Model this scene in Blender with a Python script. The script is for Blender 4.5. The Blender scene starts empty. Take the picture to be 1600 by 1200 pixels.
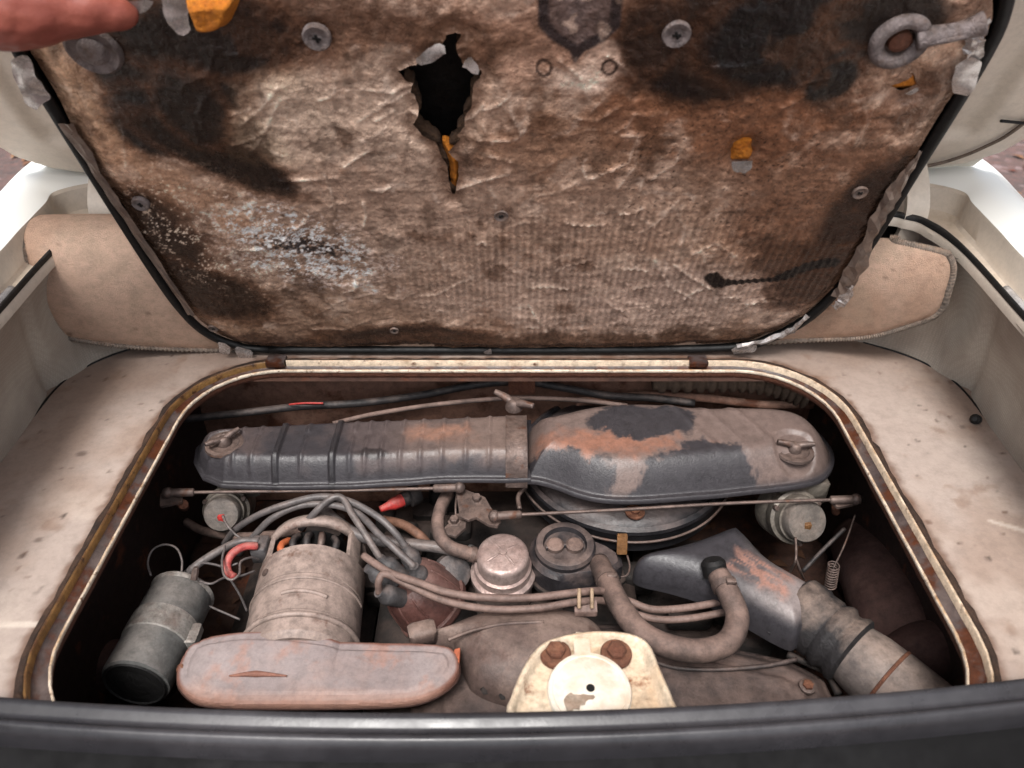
import bpy, math, random
import numpy as np
from mathutils import Vector, Matrix
random.seed(4); RNG = np.random.default_rng(7)
scene = bpy.context.scene

# ---------------------------------------------------------------- camera, sky, sun, exposure
PITCH = math.radians(36.7)
CAM = np.array([0.0, 0.0, 0.58])
cam_d = bpy.data.cameras.new('camera'); cam = bpy.data.objects.new('camera', cam_d)
scene.collection.objects.link(cam); scene.camera = cam
cam.location = CAM; cam.rotation_euler = (math.radians(90) - PITCH, 0, 0)
cam_d.sensor_width = 36; cam_d.lens = 27; cam_d.clip_start = 0.01; cam_d.clip_end = 200
cam_d.shift_x = 5 / 1600
cam_d.dof.use_dof = True; cam_d.dof.focus_distance = 0.93; cam_d.dof.aperture_fstop = 6.5

w = bpy.data.worlds.new('World'); scene.world = w; w.use_nodes = True
nt = w.node_tree; nt.nodes.clear()
sky = nt.nodes.new('ShaderNodeTexSky'); sky.sky_type = 'NISHITA'; sky.sun_disc = False
SUN_EL, SUN_AZ = math.radians(62), math.radians(192)      # azimuth clockwise from +Y: high behind the camera
sky.sun_elevation = SUN_EL; sky.sun_rotation = SUN_AZ
sky.air_density = 1.0; sky.dust_density = 4.0; sky.ozone_density = 1.0
hsv = nt.nodes.new('ShaderNodeHueSaturation'); hsv.inputs['Saturation'].default_value = 0.38
bg = nt.nodes.new('ShaderNodeBackground'); bg.inputs['Strength'].default_value = 0.09
wo = nt.nodes.new('ShaderNodeOutputWorld')
nt.links.new(sky.outputs[0], hsv.inputs['Color']); nt.links.new(hsv.outputs[0], bg.inputs['Color']); nt.links.new(bg.outputs[0], wo.inputs[0])

sun_d = bpy.data.lights.new('sun', 'SUN'); sun = bpy.data.objects.new('sun', sun_d); scene.collection.objects.link(sun)
sun_d.energy = 1.5; sun_d.angle = math.radians(17); sun_d.color = (1.0, 0.97, 0.94)
sdir = Vector((math.sin(SUN_AZ) * math.cos(SUN_EL), math.cos(SUN_AZ) * math.cos(SUN_EL), math.sin(SUN_EL)))
sun.rotation_euler = sdir.to_track_quat('Z', 'Y').to_euler(); sun.location = sdir * 10

scene.render.engine = 'CYCLES'
scene.view_settings.view_transform = 'Standard'; scene.view_settings.look = 'None'
scene.view_settings.exposure = 1.4; scene.view_settings.gamma = 1.0
scene.view_settings.use_curve_mapping = False
scene.cycles.max_bounces = 6

# ---------------------------------------------------------------- survey helpers: a measured sight line meets a plane of known height
cp, sp = math.cos(PITCH), math.sin(PITCH)
def ray(px, py):
    u = (px - 795) / 1200; v = (py - 600) / 1200
    return np.array([u, cp - v * sp, -(sp + v * cp)])
def G(px, py, z=0.0):
    d = ray(px, py); t = (z - CAM[2]) / d[2]; return CAM + d * t
def GY(px, py, Y):
    d = ray(px, py); return CAM + d * (Y / d[1])
def GXY(pts, z): return [tuple(G(x, y, z)[:2]) for x, y in pts]
LT = math.radians(67.7)
LH = np.array([0, .836, .012])
LE = np.array([0, -math.cos(LT), math.sin(LT)]); LN = np.array([0, -math.sin(LT), -math.cos(LT)])
LX = np.array([1.0, 0, 0])
def L(px, py, n=0.0):
    d = ray(px, py); H = LH + LN * n
    t = np.dot(H - CAM, LN) / np.dot(d, LN); p = CAM + d * t - H
    return (p[0], float(np.dot(p, LE)))
def LW(u, s, n=0.0): return LH + LX * u + LE * s + LN * n
def HW(px, py, n): u, s = L(px, py, n); return LW(u, s, n)

# ---------------------------------------------------------------- numpy noise
_T = RNG.random((256, 256))
def vnoise(x, y):
    xi = np.floor(x).astype(int); yi = np.floor(y).astype(int); fx = x - xi; fy = y - yi
    fx = fx * fx * (3 - 2 * fx); fy = fy * fy * (3 - 2 * fy)
    a = _T[xi & 255, yi & 255]; b = _T[(xi + 1) & 255, yi & 255]; c = _T[xi & 255, (yi + 1) & 255]; d = _T[(xi + 1) & 255, (yi + 1) & 255]
    return (a * (1 - fx) + b * fx) * (1 - fy) + (c * (1 - fx) + d * fx) * fy
def fbm(x, y, sc, o=5, seed=0, gain=.5):
    r = 0; a = 1; n = 0
    for i in range(o):
        r = r + a * vnoise(x * sc + seed * 17.3 + i * 31.7, y * sc + seed * 9.1 + i * 11.3); n += a; a *= gain; sc *= 2.03
    return r / n
def ridged(x, y, sc, o=4, seed=0):
    r = 0; a = 1; n = 0
    for i in range(o):
        r = r + a * (1 - np.abs(2 * vnoise(x * sc + seed * 13.7 + i * 7.7, y * sc + seed * 5.3 + i * 3.1) - 1)); n += a; a *= .5; sc *= 2.1
    return r / n
def sstep(a, b, x):
    t = np.clip((x - a) / (b - a), 0, 1); return t * t * (3 - 2 * t)
TONE = .74       # the measured colours are as exposed in the picture; surfaces themselves are darker
def lin(c):
    c = np.array(c[:3], float) / 255
    return TONE * np.where(c <= .04045, c / 12.92, ((c + .055) / 1.055) ** 2.4)

# ---------------------------------------------------------------- materials
def nd(nt, t, **k):
    n = nt.nodes.new(t)
    for a, b in k.items(): setattr(n, a, b)
    return n
MATS = {}
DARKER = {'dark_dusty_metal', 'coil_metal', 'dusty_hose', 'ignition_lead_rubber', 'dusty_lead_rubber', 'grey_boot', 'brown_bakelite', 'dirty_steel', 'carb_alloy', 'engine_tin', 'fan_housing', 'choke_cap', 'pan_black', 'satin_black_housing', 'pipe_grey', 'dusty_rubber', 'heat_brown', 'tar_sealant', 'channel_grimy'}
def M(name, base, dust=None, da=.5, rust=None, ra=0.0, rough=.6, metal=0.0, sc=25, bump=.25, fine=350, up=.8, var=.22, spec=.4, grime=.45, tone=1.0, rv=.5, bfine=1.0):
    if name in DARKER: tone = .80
    if name in MATS: return MATS[name]
    m = bpy.data.materials.new(name); m.use_nodes = True; t = m.node_tree; t.nodes.clear(); lk = t.links.new
    out = nd(t, 'ShaderNodeOutputMaterial'); p = nd(t, 'ShaderNodeBsdfPrincipled'); lk(p.outputs[0], out.inputs[0])
    tc = nd(t, 'ShaderNodeTexCoord')
    def noise(s, det=6, rg=.6):
        n = nd(t, 'ShaderNodeTexNoise'); n.inputs['Scale'].default_value = s; n.inputs['Detail'].default_value = det
        n.inputs['Roughness'].default_value = rg; lk(tc.outputs['Object'], n.inputs['Vector']); return n.outputs['Fac']
    def math_(op, a, b=None, clamp=False):
        n = nd(t, 'ShaderNodeMath', operation=op, use_clamp=clamp)
        for i, v in enumerate((a, b)):
            if v is None: continue
            if isinstance(v, (int, float)): n.inputs[i].default_value = v
            else: lk(v, n.inputs[i])
        return n.outputs[0]
    def mix(f, a, b):
        n = nd(t, 'ShaderNodeMix', data_type='RGBA')
        if isinstance(f, (int, float)): n.inputs[0].default_value = f
        else: lk(f, n.inputs[0])
        for i, v in ((6, a), (7, b)):
            if isinstance(v, tuple): n.inputs[i].default_value = v
            else: lk(v, n.inputs[i])
        return n.outputs[2]
    if base == 'attr':
        at = nd(t, 'ShaderNodeAttribute', attribute_name='Col'); col = at.outputs['Color']
    else: col = tuple(lin(base) * tone) + (1,)
    ns = noise(sc)
    if dust is not None:
        g = nd(t, 'ShaderNodeNewGeometry'); sx = nd(t, 'ShaderNodeSeparateXYZ'); lk(g.outputs['Normal'], sx.inputs[0])
        a = math_('MULTIPLY', math_('SUBTRACT', ns, .5), 3.2)
        b = math_('MULTIPLY', math_('SUBTRACT', sx.outputs['Z'], .55), up)
        f = math_('ADD', math_('ADD', a, b), da, True)
        col = mix(f, col, tuple(lin(dust) * tone) + (1,))
    if rust is not None:
        r = noise(sc * 1.7, 9, .65)
        f = math_('MULTIPLY', math_('SUBTRACT', r, .62 - ra * .3), 9.0, True)
        col = mix(f, col, tuple(lin(rust)) + (1,))
    fn = noise(fine, 4, .7); mn = noise(sc * 5, 5, .6)
    vv = math_('ADD', math_('MULTIPLY', math_('SUBTRACT', fn, .5), var * 2), math_('ADD', math_('MULTIPLY', math_('SUBTRACT', mn, .5), var * 2.4), 1.0))
    if grime:
        gn = noise(85, 10, .78); gm_ = nd(t, 'ShaderNodeMapRange'); gm_.inputs[1].default_value = .33; gm_.inputs[2].default_value = .56; gm_.inputs[3].default_value = 1 - grime; gm_.inputs[4].default_value = 1.06
        lk(gn, gm_.inputs[0]); vv = math_('MULTIPLY', vv, gm_.outputs[0])
    hs = nd(t, 'ShaderNodeHueSaturation'); lk(vv, hs.inputs['Value'])
    if isinstance(col, tuple): hs.inputs['Color'].default_value = col
    else: lk(col, hs.inputs['Color'])
    lk(hs.outputs[0], p.inputs['Base Color'])
    rr = math_('ADD', math_('MULTIPLY', math_('SUBTRACT', mn, .5), rv), rough, True); lk(rr, p.inputs['Roughness'])
    p.inputs['Metallic'].default_value = metal; p.inputs['Specular IOR Level'].default_value = spec
    if bump:
        bp = nd(t, 'ShaderNodeBump'); bp.inputs['Strength'].default_value = bump; bp.inputs['Distance'].default_value = .002
        lk(math_('ADD', math_('MULTIPLY', fn, bfine), math_('MULTIPLY', mn, 2.0)), bp.inputs['Height']); lk(bp.outputs[0], p.inputs['Normal'])
    MATS[name] = m; return m

DUST = (158, 134, 124)
RUST = (150, 88, 60)
cream = M('cream_paint', (252, 244, 228), rough=.35, var=.02, bump=.02, sc=8, grime=.04)
creamdull = M('cream_paint_dull', (226, 212, 196), dust=(190, 172, 152), da=.1, rough=.5, var=.05, bump=.05, sc=12, grime=.1)
creamrust = M('cream_edge_rusted', (240, 222, 200), dust=(190, 150, 110), da=.15, rust=(104, 58, 30), ra=.22, rough=.55, sc=60, var=.2)
channel = M('channel_grimy', (70, 60, 60), dust=(112, 98, 94), da=.3, rust=(84, 46, 28), ra=.5, rough=.4, sc=16, var=.25)
tar = M('tar_sealant', (48, 33, 26), dust=(84, 60, 45), da=.25, rough=.8, sc=40, bump=.6)
rubber = M('black_rubber', (20, 19, 19), dust=(70, 64, 62), da=-.15, rough=.6, sc=30)
blackpaint = M('black_paint', (10, 9, 9), rough=.55, var=.1)
baywall = M('bay_wall', (52, 34, 28), dust=(92, 64, 52), da=.2, rust=(110, 62, 40), ra=.15, rough=.8, sc=14)
firewall = M('firewall', (136, 100, 84), dust=(164, 130, 112), da=.15, rust=(92, 54, 36), ra=.3, rough=.8, sc=12)
darkmetal = M('dark_dusty_metal', (56, 53, 56), dust=(140, 120, 112), da=.2, rough=.5, sc=18)
horn_m = M('horn_metal', (66, 65, 70), dust=(160, 146, 142), da=.42, rough=.45, sc=9, up=1.6)
genm = M('generator_metal', (138, 122, 114), dust=(172, 152, 142), da=.5, rust=(120, 92, 80), ra=.12, rough=.55, sc=22)
coilm = M('coil_metal', (116, 116, 114), dust=(154, 146, 140), da=.2, rough=.4, sc=15, up=1.2)
bandm = M('band_metal', (172, 168, 162), dust=(140, 126, 118), da=.15, rough=.45, metal=.35, sc=60, grime=.6)
silver = M('silver_metal', (204, 182, 174), dust=(180, 154, 146), da=.35, rough=.46, metal=.5, sc=30, var=.12)
hosem = M('dusty_hose', (96, 80, 74), dust=(150, 124, 113), da=.5, rough=.75, sc=20)
leadm = M('ignition_lead_rubber', (110, 104, 103), dust=(150, 134, 127), da=.15, rough=.42, sc=20)
leadbrown = M('dusty_lead_rubber', (120, 98, 90), dust=(152, 126, 116), da=.5, rough=.65, sc=20)
bootm = M('grey_boot', (92, 89, 90), dust=(140, 124, 118), da=.15, rough=.55, sc=40)
capm = M('brown_bakelite', (104, 70, 64), dust=(140, 108, 100), da=.3, rough=.45, sc=30)
steel = M('dirty_steel', (112, 96, 90), dust=(146, 124, 114), da=.25, rust=(110, 76, 60), ra=.15, rough=.5, metal=.3, sc=40)
carbm = M('carb_alloy', (140, 132, 122), dust=(160, 146, 134), da=.3, rust=(110, 96, 84), ra=.1, rough=.5, metal=.3, sc=30)
red = M('red_plastic', (196, 60, 56), dust=(190, 110, 100), da=.1, rough=.5, sc=60)
pinkcable = M('pink_red_cable', (190, 84, 80), dust=(176, 128, 118), da=.15, rough=.55, sc=60)
blackwire = M('dark_wire', (46, 42, 42), dust=(110, 96, 90), da=.1, rough=.6, sc=40)
brass = M('brass', (176, 128, 84), dust=(170, 130, 100), da=.2, rough=.4, metal=.6, sc=60)
rustbolt = M('rusty_bolt', (108, 66, 48), dust=(136, 92, 68), da=.2, rough=.8, sc=60, bump=.6)
rustpart = M('rusty_sheet', (132, 112, 106), dust=(168, 144, 134), da=.35, rust=(186, 128, 104), ra=.32, rough=.65, sc=14)
enginem = M('engine_case', (40, 35, 33), dust=(86, 70, 63), da=.0, rough=.75, sc=16)
tinm = M('engine_tin', (66, 58, 57), dust=(122, 102, 94), da=.25, rough=.55, sc=16, var=.3)
fanm = M('fan_housing', (104, 86, 80), dust=(166, 142, 130), da=.3, rust=(96, 74, 66), ra=.15, rough=.6, sc=12)
foil = M('crumpled_foil', (196, 188, 184), dust=(150, 128, 112), da=.1, rough=.26, metal=.55, sc=50, bump=.06, var=.08, up=.2, grime=.25)
foam = M('orange_foam', (214, 130, 36), dust=(176, 92, 22), da=.2, rough=.9, sc=60, bump=.8, up=.2)
plasticw = M('white_plastic', (236, 228, 214), dust=(206, 182, 156), da=.05, rough=.45, sc=30, var=.06, grime=.1)
washer_m = M('grey_washer', (138, 126, 124), dust=(104, 84, 72), da=.3, rough=.55, metal=.2, sc=110, up=.2, grime=.65, bump=.6)
binding = M('carpet_binding', (150, 136, 124), dust=(178, 152, 132), da=.3, rough=.95, sc=60, bump=.6)
skin = M('skin', (144, 74, 61), dust=(158, 88, 72), da=.4, rough=.5, sc=40, var=.06, bump=.12, up=.2, grime=.08)
lid_m = M('stained_foil_pad', 'attr', rough=.27, metal=.4, sc=22, bump=.8, fine=600, var=.16, spec=.7, grime=.25, bfine=.15)
floor_m = M('hardboard', 'attr', rough=.62, sc=60, bump=.12, fine=500, var=.07, grime=.14)
carpet_m = M('beige_carpet', 'attr', rough=.95, sc=160, bump=1.0, fine=900, var=.16, spec=.1, grime=.2)
clean_m = M('dusty_black_enamel', 'attr', rough=.4, sc=50, bump=.15, fine=500, var=.14, grime=.3)
sill_m = M('sill_grimy_sheen', (46, 45, 48), dust=(74, 72, 75), da=.15, rough=.32, sc=6, var=.12, bump=.06, grime=.2)  # greyer upward faces carry the sky sheen in the colour
sillblack = M('sill_black', (10, 9, 10), dust=(28, 27, 29), da=-.3, rough=.7, sc=10, bump=.05, var=.1, grime=.2, spec=.15)
leaf_m = M('dry_leaf', (176, 140, 100), dust=(126, 74, 60), da=.3, rough=.8, sc=3)

def liner_mat():
    m = bpy.data.materials.new('woven_liner'); m.use_nodes = True; t = m.node_tree; p = t.nodes['Principled BSDF']; lk = t.links.new
    tc = nd(t, 'ShaderNodeTexCoord'); v = nd(t, 'ShaderNodeTexVoronoi'); v.inputs['Scale'].default_value = 330; v.inputs['Randomness'].default_value = .25
    lk(tc.outputs['Object'], v.inputs['Vector'])
    n = nd(t, 'ShaderNodeTexNoise'); n.inputs['Scale'].default_value = 9; n.inputs['Detail'].default_value = 6; lk(tc.outputs['Object'], n.inputs['Vector'])
    r = nd(t, 'ShaderNodeValToRGB'); lk(n.outputs['Fac'], r.inputs[0])
    r.color_ramp.elements[0].position = .3; r.color_ramp.elements[0].color = tuple(lin((166, 150, 136))) + (1,)
    r.color_ramp.elements[1].position = .65; r.color_ramp.elements[1].color = tuple(lin((206, 196, 182))) + (1,)
    mx = nd(t, 'ShaderNodeMix', data_type='RGBA', blend_type='MULTIPLY'); mx.inputs[0].default_value = .35
    lk(r.outputs[0], mx.inputs[6]); rp = nd(t, 'ShaderNodeMapRange'); rp.inputs[1].default_value = 0; rp.inputs[2].default_value = .6; rp.inputs[3].default_value = 1; rp.inputs[4].default_value = .4
    lk(v.outputs['Distance'], rp.inputs[0]); lk(rp.outputs[0], mx.inputs[7]); lk(mx.outputs[2], p.inputs['Base Color'])
    b = nd(t, 'ShaderNodeBump'); b.inputs['Strength'].default_value = .5; b.inputs['Distance'].default_value = .001; lk(v.outputs['Distance'], b.inputs['Height']); lk(b.outputs[0], p.inputs['Normal'])
    p.inputs['Roughness'].default_value = .7; return m
liner_m = liner_mat()
def ground_mat():
    m = bpy.data.materials.new('pink_gravel'); m.use_nodes = True; t = m.node_tree; p = t.nodes['Principled BSDF']; lk = t.links.new
    tc = nd(t, 'ShaderNodeTexCoord'); v = nd(t, 'ShaderNodeTexVoronoi'); v.inputs['Scale'].default_value = 30; lk(tc.outputs['Object'], v.inputs['Vector'])
    r = nd(t, 'ShaderNodeValToRGB'); s = nd(t, 'ShaderNodeSeparateColor'); lk(v.outputs['Color'], s.inputs[0]); lk(s.outputs[0], r.inputs[0])
    r.color_ramp.elements[0].color = tuple(lin((96, 82, 78))) + (1,); r.color_ramp.elements[1].color = tuple(lin((150, 128, 126))) + (1,)
    e = r.color_ramp.elements.new(.9); e.color = tuple(lin((120, 92, 86))) + (1,)
    lk(r.outputs[0], p.inputs['Base Color']); p.inputs['Roughness'].default_value = .9
    b = nd(t, 'ShaderNodeBump'); b.inputs['Distance'].default_value = .01; lk(v.outputs['Distance'], b.inputs['Height']); lk(b.outputs[0], p.inputs['Normal']); return m

# ---------------------------------------------------------------- object helpers
ORG = {}
def thing(name, label, cat, loc, group=None):
    o = bpy.data.objects.new(name, None); scene.collection.objects.link(o); o.location = tuple(float(v) for v in loc)
    o.empty_display_size = .03
    o['label'] = label; o['category'] = cat
    if group: o['group'] = group
    ORG[o] = np.array(loc, float); return o
def tag(o, label, cat, group=None):
    o['label'] = label; o['category'] = cat
    if group: o['group'] = group
    return o
def mesh(name, V, Fc, mat, parent=None, smooth=True, cols=None, label=None):
    V = np.asarray(V, float)
    if parent is None: org = np.array([(V[:, 0].min() + V[:, 0].max()) / 2, (V[:, 1].min() + V[:, 1].max()) / 2, V[:, 2].min()])
    else: org = ORG[parent]
    me = bpy.data.meshes.new(name)
    if isinstance(Fc, np.ndarray):
        n = len(Fc); k = Fc.shape[1]
        me.vertices.add(len(V)); me.vertices.foreach_set('co', (V - org).astype(np.float32).ravel())
        me.loops.add(n * k); me.loops.foreach_set('vertex_index', Fc.astype(np.int32).ravel())
        me.polygons.add(n); me.polygons.foreach_set('loop_start', np.arange(0, n * k, k, dtype=np.int32))
        me.update(calc_edges=True)
    else: me.from_pydata([tuple(v) for v in (V - org)], [], [list(map(int, f)) for f in Fc])
    me.validate()
    if smooth: me.polygons.foreach_set('use_smooth', np.ones(len(me.polygons), bool))
    if cols is not None:
        a = me.color_attributes.new('Col', 'FLOAT_COLOR', 'POINT')
        c = np.ones((len(V), 4), np.float32); c[:, :3] = cols; a.data.foreach_set('color', c.ravel())
    me.materials.append(mat)
    o = bpy.data.objects.new(name, me); scene.collection.objects.link(o)
    if parent is None: o.location = tuple(org)
    else: o.parent = parent
    ORG[o] = org
    if label: o['label'] = label
    return o
def catmull(pts, n=8):
    p = np.array(pts, float)
    if len(p) < 3: return np.array([p[0] + (p[-1] - p[0]) * t for t in np.linspace(0, 1, n + 1)])
    q = np.vstack([2 * p[0] - p[1], p, 2 * p[-1] - p[-2]]); out = []
    for i in range(1, len(q) - 2):
        for t in np.linspace(0, 1, n, endpoint=False):
            a, b, c, d = q[i - 1], q[i], q[i + 1], q[i + 2]
            out.append(.5 * ((2 * b) + (c - a) * t + (2 * a - 5 * b + 4 * c - d) * t * t + (3 * b - a - 3 * c + d) * t ** 3))
    out.append(q[-2]); return np.array(out)
def tube_geo(pts, r, seg=10, sm=8, wob=0.0):
    p = catmull(pts, sm) if sm else np.array(pts, float)
    n = len(p); rr = np.interp(np.linspace(0, 1, n), np.linspace(0, 1, len(r)), r) if isinstance(r, (list, tuple, np.ndarray)) else np.full(n, r)
    T = np.gradient(p, axis=0); T /= np.linalg.norm(T, axis=1)[:, None] + 1e-12
    ref = np.array([0, 0, 1.0]) if abs(T[0][2]) < .9 else np.array([1.0, 0, 0])
    u = np.cross(T[0], ref); u /= np.linalg.norm(u); V = []; Fc = []
    for i in range(n):
        u = u - T[i] * np.dot(u, T[i]); u /= np.linalg.norm(u); v = np.cross(T[i], u)
        for k in range(seg):
            a = 2 * math.pi * k / seg; q = rr[i] * (1 + wob * (random.random() - .5)); V.append(p[i] + (u * math.cos(a) + v * math.sin(a)) * q)
    for i in range(n - 1):
        for k in range(seg):
            k2 = (k + 1) % seg; Fc.append((i * seg + k, i * seg + k2, (i + 1) * seg + k2, (i + 1) * seg + k))
    Fc.append(tuple(range(seg - 1, -1, -1))); Fc.append(tuple(range((n - 1) * seg, n * seg)))
    return V, Fc
def tube(name, pts, r, mat, parent=None, seg=10, sm=8, wob=0.0):
    V, Fc = tube_geo(pts, r, seg, sm, wob); return mesh(name, V, Fc, mat, parent)
def basis(ax):
    a = np.array(ax, float); a /= np.linalg.norm(a)
    ref = np.array([1.0, 0, 0]) if abs(a[0]) < .8 else np.array([0, 1.0, 0])
    u = ref - a * np.dot(ref, a); u /= np.linalg.norm(u); return u, np.cross(a, u), a
def lathe_geo(prof, c, ax, seg=32):
    u, v, a = basis(ax); c = np.array(c, float); V = []; Fc = []
    for r, h in prof:
        for k in range(seg):
            t = 2 * math.pi * k / seg; V.append(c + a * h + (u * math.cos(t) + v * math.sin(t)) * r)
    for i in range(len(prof) - 1):
        for k in range(seg):
            k2 = (k + 1) % seg; Fc.append((i * seg + k, i * seg + k2, (i + 1) * seg + k2, (i + 1) * seg + k))
    Fc.append(tuple(range(seg - 1, -1, -1))); n = len(prof); Fc.append(tuple(range((n - 1) * seg, n * seg)))
    return V, Fc
def sharp(o, ang=40):
    me = o.data; me.update()
    try: me.set_sharp_from_angle(angle=math.radians(ang))
    except Exception: pass
    return o
def lathe(name, prof, c, ax, mat, parent=None, seg=32, ang=40):
    V, Fc = lathe_geo(prof, c, ax, seg); return sharp(mesh(name, V, Fc, mat, parent), ang)
def box_geo(c, ex, ey, ez, bev=.15):
    # a chamfered block with half-axis vectors ex, ey, ez
    c = np.array(c, float); ex, ey, ez = (np.array(e, float) for e in (ex, ey, ez)); V = []; Fc = []
    for z, s in ((-1, 1 - bev), (-1 + bev, 1), (1 - bev, 1), (1, 1 - bev)):
        for x, y in ((-1, -1 + bev), (-1 + bev, -1), (1 - bev, -1), (1, -1 + bev), (1, 1 - bev), (1 - bev, 1), (-1 + bev, 1), (-1, 1 - bev)):
            V.append(c + ex * x * s + ey * y * s + ez * z)
    for i in range(3):
        for k in range(8): Fc.append((i * 8 + k, i * 8 + (k + 1) % 8, i * 8 + 8 + (k + 1) % 8, i * 8 + 8 + k))
    Fc.append(tuple(range(7, -1, -1))); Fc.append(tuple(range(24, 32))); return V, Fc
def block(name, c, ex, ey, ez, mat, parent=None, bev=.15):
    V, Fc = box_geo(c, ex, ey, ez, bev); return sharp(mesh(name, V, Fc, mat, parent), 50)
def plate(name, pts, z0, z1, mat, parent=None, bev=.0008):
    # flat pressed plate: outline pts (xy), bevelled edge
    p = np.array(pts, float); c = p.mean(0)
    def off(d): return p + (c - p) / (np.linalg.norm(c - p, axis=1)[:, None] + 1e-9) * d
    rings = [(0, z0), (0, z1 - bev), (bev, z1)]; V = []; Fc = []; n = len(p)
    for d, z in rings:
        for q in off(d): V.append((q[0], q[1], z))
    for i in range(len(rings) - 1):
        for k in range(n): Fc.append((i * n + k, i * n + (k + 1) % n, (i + 1) * n + (k + 1) % n, (i + 1) * n + k))
    Fc.append(tuple(range(n - 1, -1, -1))); Fc.append(tuple(range(2 * n, 3 * n)))
    return sharp(mesh(name, V, Fc, mat, parent), 40)
def sdf(poly, x, y):
    P = np.array(poly, float); Q = np.roll(P, -1, 0); best = np.full(x.shape, 1e9); nx = x.copy(); ny = y.copy(); ins = np.zeros(x.shape, bool)
    for (ax, ay), (bx, by) in zip(P, Q):
        dx, dy = bx - ax, by - ay; l2 = dx * dx + dy * dy + 1e-18
        t = np.clip(((x - ax) * dx + (y - ay) * dy) / l2, 0, 1); cx = ax + t * dx; cy = ay + t * dy
        d = (x - cx) ** 2 + (y - cy) ** 2; m = d < best; best[m] = d[m]; nx[m] = cx[m]; ny[m] = cy[m]
        if ay != by:
            c = ((ay > y) != (by > y)) & (x < (bx - ax) * (y - ay) / (by - ay) + ax); ins ^= c
    d = np.sqrt(best); return np.where(ins, d, -d), nx, ny
def smooth_poly(pts, n=5):
    p = np.array(pts, float); m = len(p); out = []
    for i in range(m):
        a, b, c, d = p[i - 1], p[i], p[(i + 1) % m], p[(i + 2) % m]
        for t in np.linspace(0, 1, n, endpoint=False):
            out.append(.5 * ((2 * b) + (c - a) * t + (2 * a - 5 * b + 4 * c - d) * t * t + (3 * b - a - 3 * c + d) * t ** 3))
    return np.array(out)
def chaikin(pts, n=2):
    p = np.array(pts, float)
    for _ in range(n): q = np.roll(p, -1, 0); p = np.stack([p * .75 + q * .25, p * .25 + q * .75], 1).reshape(-1, 2)
    return p
def ragged(pts, amp, n=6):
    p = np.array(pts, float); out = []
    for i in range(len(p)):
        a, b = p[i], p[(i + 1) % len(p)]; nrm = np.array([-(b - a)[1], (b - a)[0]]); nrm /= np.linalg.norm(nrm) + 1e-9
        for k in range(n):
            t = k / n; out.append(a + (b - a) * t + nrm * amp * (random.random() - .5) * 2 * (1 if k else .3))
    return np.array(out)
def sheet(name, outline, res, hfun, mapf, mat, parent=None, colfun=None, skirt=0.0, holes=(), smooth=True):
    O = np.array(outline); x0, y0 = O.min(0) - res; x1, y1 = O.max(0) + res
    nx_, ny_ = int((x1 - x0) / res) + 1, int((y1 - y0) / res) + 1
    gx, gy = np.meshgrid(x0 + np.arange(nx_) * res, y0 + np.arange(ny_) * res, indexing='ij'); x = gx.ravel(); y = gy.ravel()
    d, px, py = sdf(outline, x, y)
    for h in holes:
        dh, hx, hy = sdf(h, x, y); m = -dh < d; d = np.where(m, -dh, d); px = np.where(m, hx, px); py = np.where(m, hy, py)
    D = d.reshape(nx_, ny_); mean = (D[:-1, :-1] + D[1:, :-1] + D[1:, 1:] + D[:-1, 1:]) / 4
    I = np.arange(nx_ * ny_).reshape(nx_, ny_); k = mean > 0
    Q = np.stack([I[:-1, :-1][k], I[1:, :-1][k], I[1:, 1:][k], I[:-1, 1:][k]], 1)
    E = np.concatenate([Q[:, [0, 1]], Q[:, [1, 2]], Q[:, [2, 3]], Q[:, [3, 0]]]); N = nx_ * ny_
    key = np.minimum(E[:, 0], E[:, 1]) * N + np.maximum(E[:, 0], E[:, 1]); _, inv, cnt = np.unique(key, return_inverse=True, return_counts=True)
    B = E[cnt[inv] == 1]; bv = np.unique(B)
    x[bv] = px[bv]; y[bv] = py[bv]; d = np.maximum(d, 0); d[bv] = 0
    used = np.unique(Q); re = np.full(N, -1); re[used] = np.arange(len(used))
    x, y, d = x[used], y[used], d[used]; Q = re[Q]; B = re[B]
    h = hfun(x, y, d); cols = colfun(x, y, d) if colfun else None
    V = mapf(x, y, h); 
    if skirt:
        bvv = np.unique(B); mp = np.full(len(x), -1); mp[bvv] = len(x) + np.arange(len(bvv))
        V = np.vstack([V, mapf(x[bvv], y[bvv], h[bvv] - skirt)])
        Q = np.vstack([Q, np.stack([B[:, 1], B[:, 0], mp[B[:, 0]], mp[B[:, 1]]], 1)])
        if cols is not None: cols = np.vstack([cols, cols[bvv]])
    return mesh(name, V, Q, mat, parent, smooth, cols=cols)
def flat(z): return lambda x, y, h: np.stack([x, y, z + h], 1)
def lidmap(x, y, h): return LH + np.outer(x, LX) + np.outer(y, LE) + np.outer(h, LN)
def sweep(name, path, prof, mat, parent, closed=True, jit=0.0):
    p = np.array(path, float); n = len(p)
    T = (np.roll(p, -1, 0) - np.roll(p, 1, 0)) if closed else np.gradient(p, axis=0)
    T /= np.linalg.norm(T, axis=1)[:, None]; N = np.stack([T[:, 1], -T[:, 0]], 1); V = []; Fc = []; m = len(prof)
    for i in range(n):
        for d, z in prof:
            j = (random.random() - .5) * 2 * jit; V.append((p[i, 0] + N[i, 0] * (d + j), p[i, 1] + N[i, 1] * (d + j), z + j * .25))
    for i in range(n if closed else n - 1):
        i2 = (i + 1) % n
        for k in range(m - 1): Fc.append((i * m + k, i * m + k + 1, i2 * m + k + 1, i2 * m + k))
    return mesh(name, V, Fc, mat, parent)
def mixc(c, col, a): return c * (1 - a[:, None]) + lin(col) * a[:, None]

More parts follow.
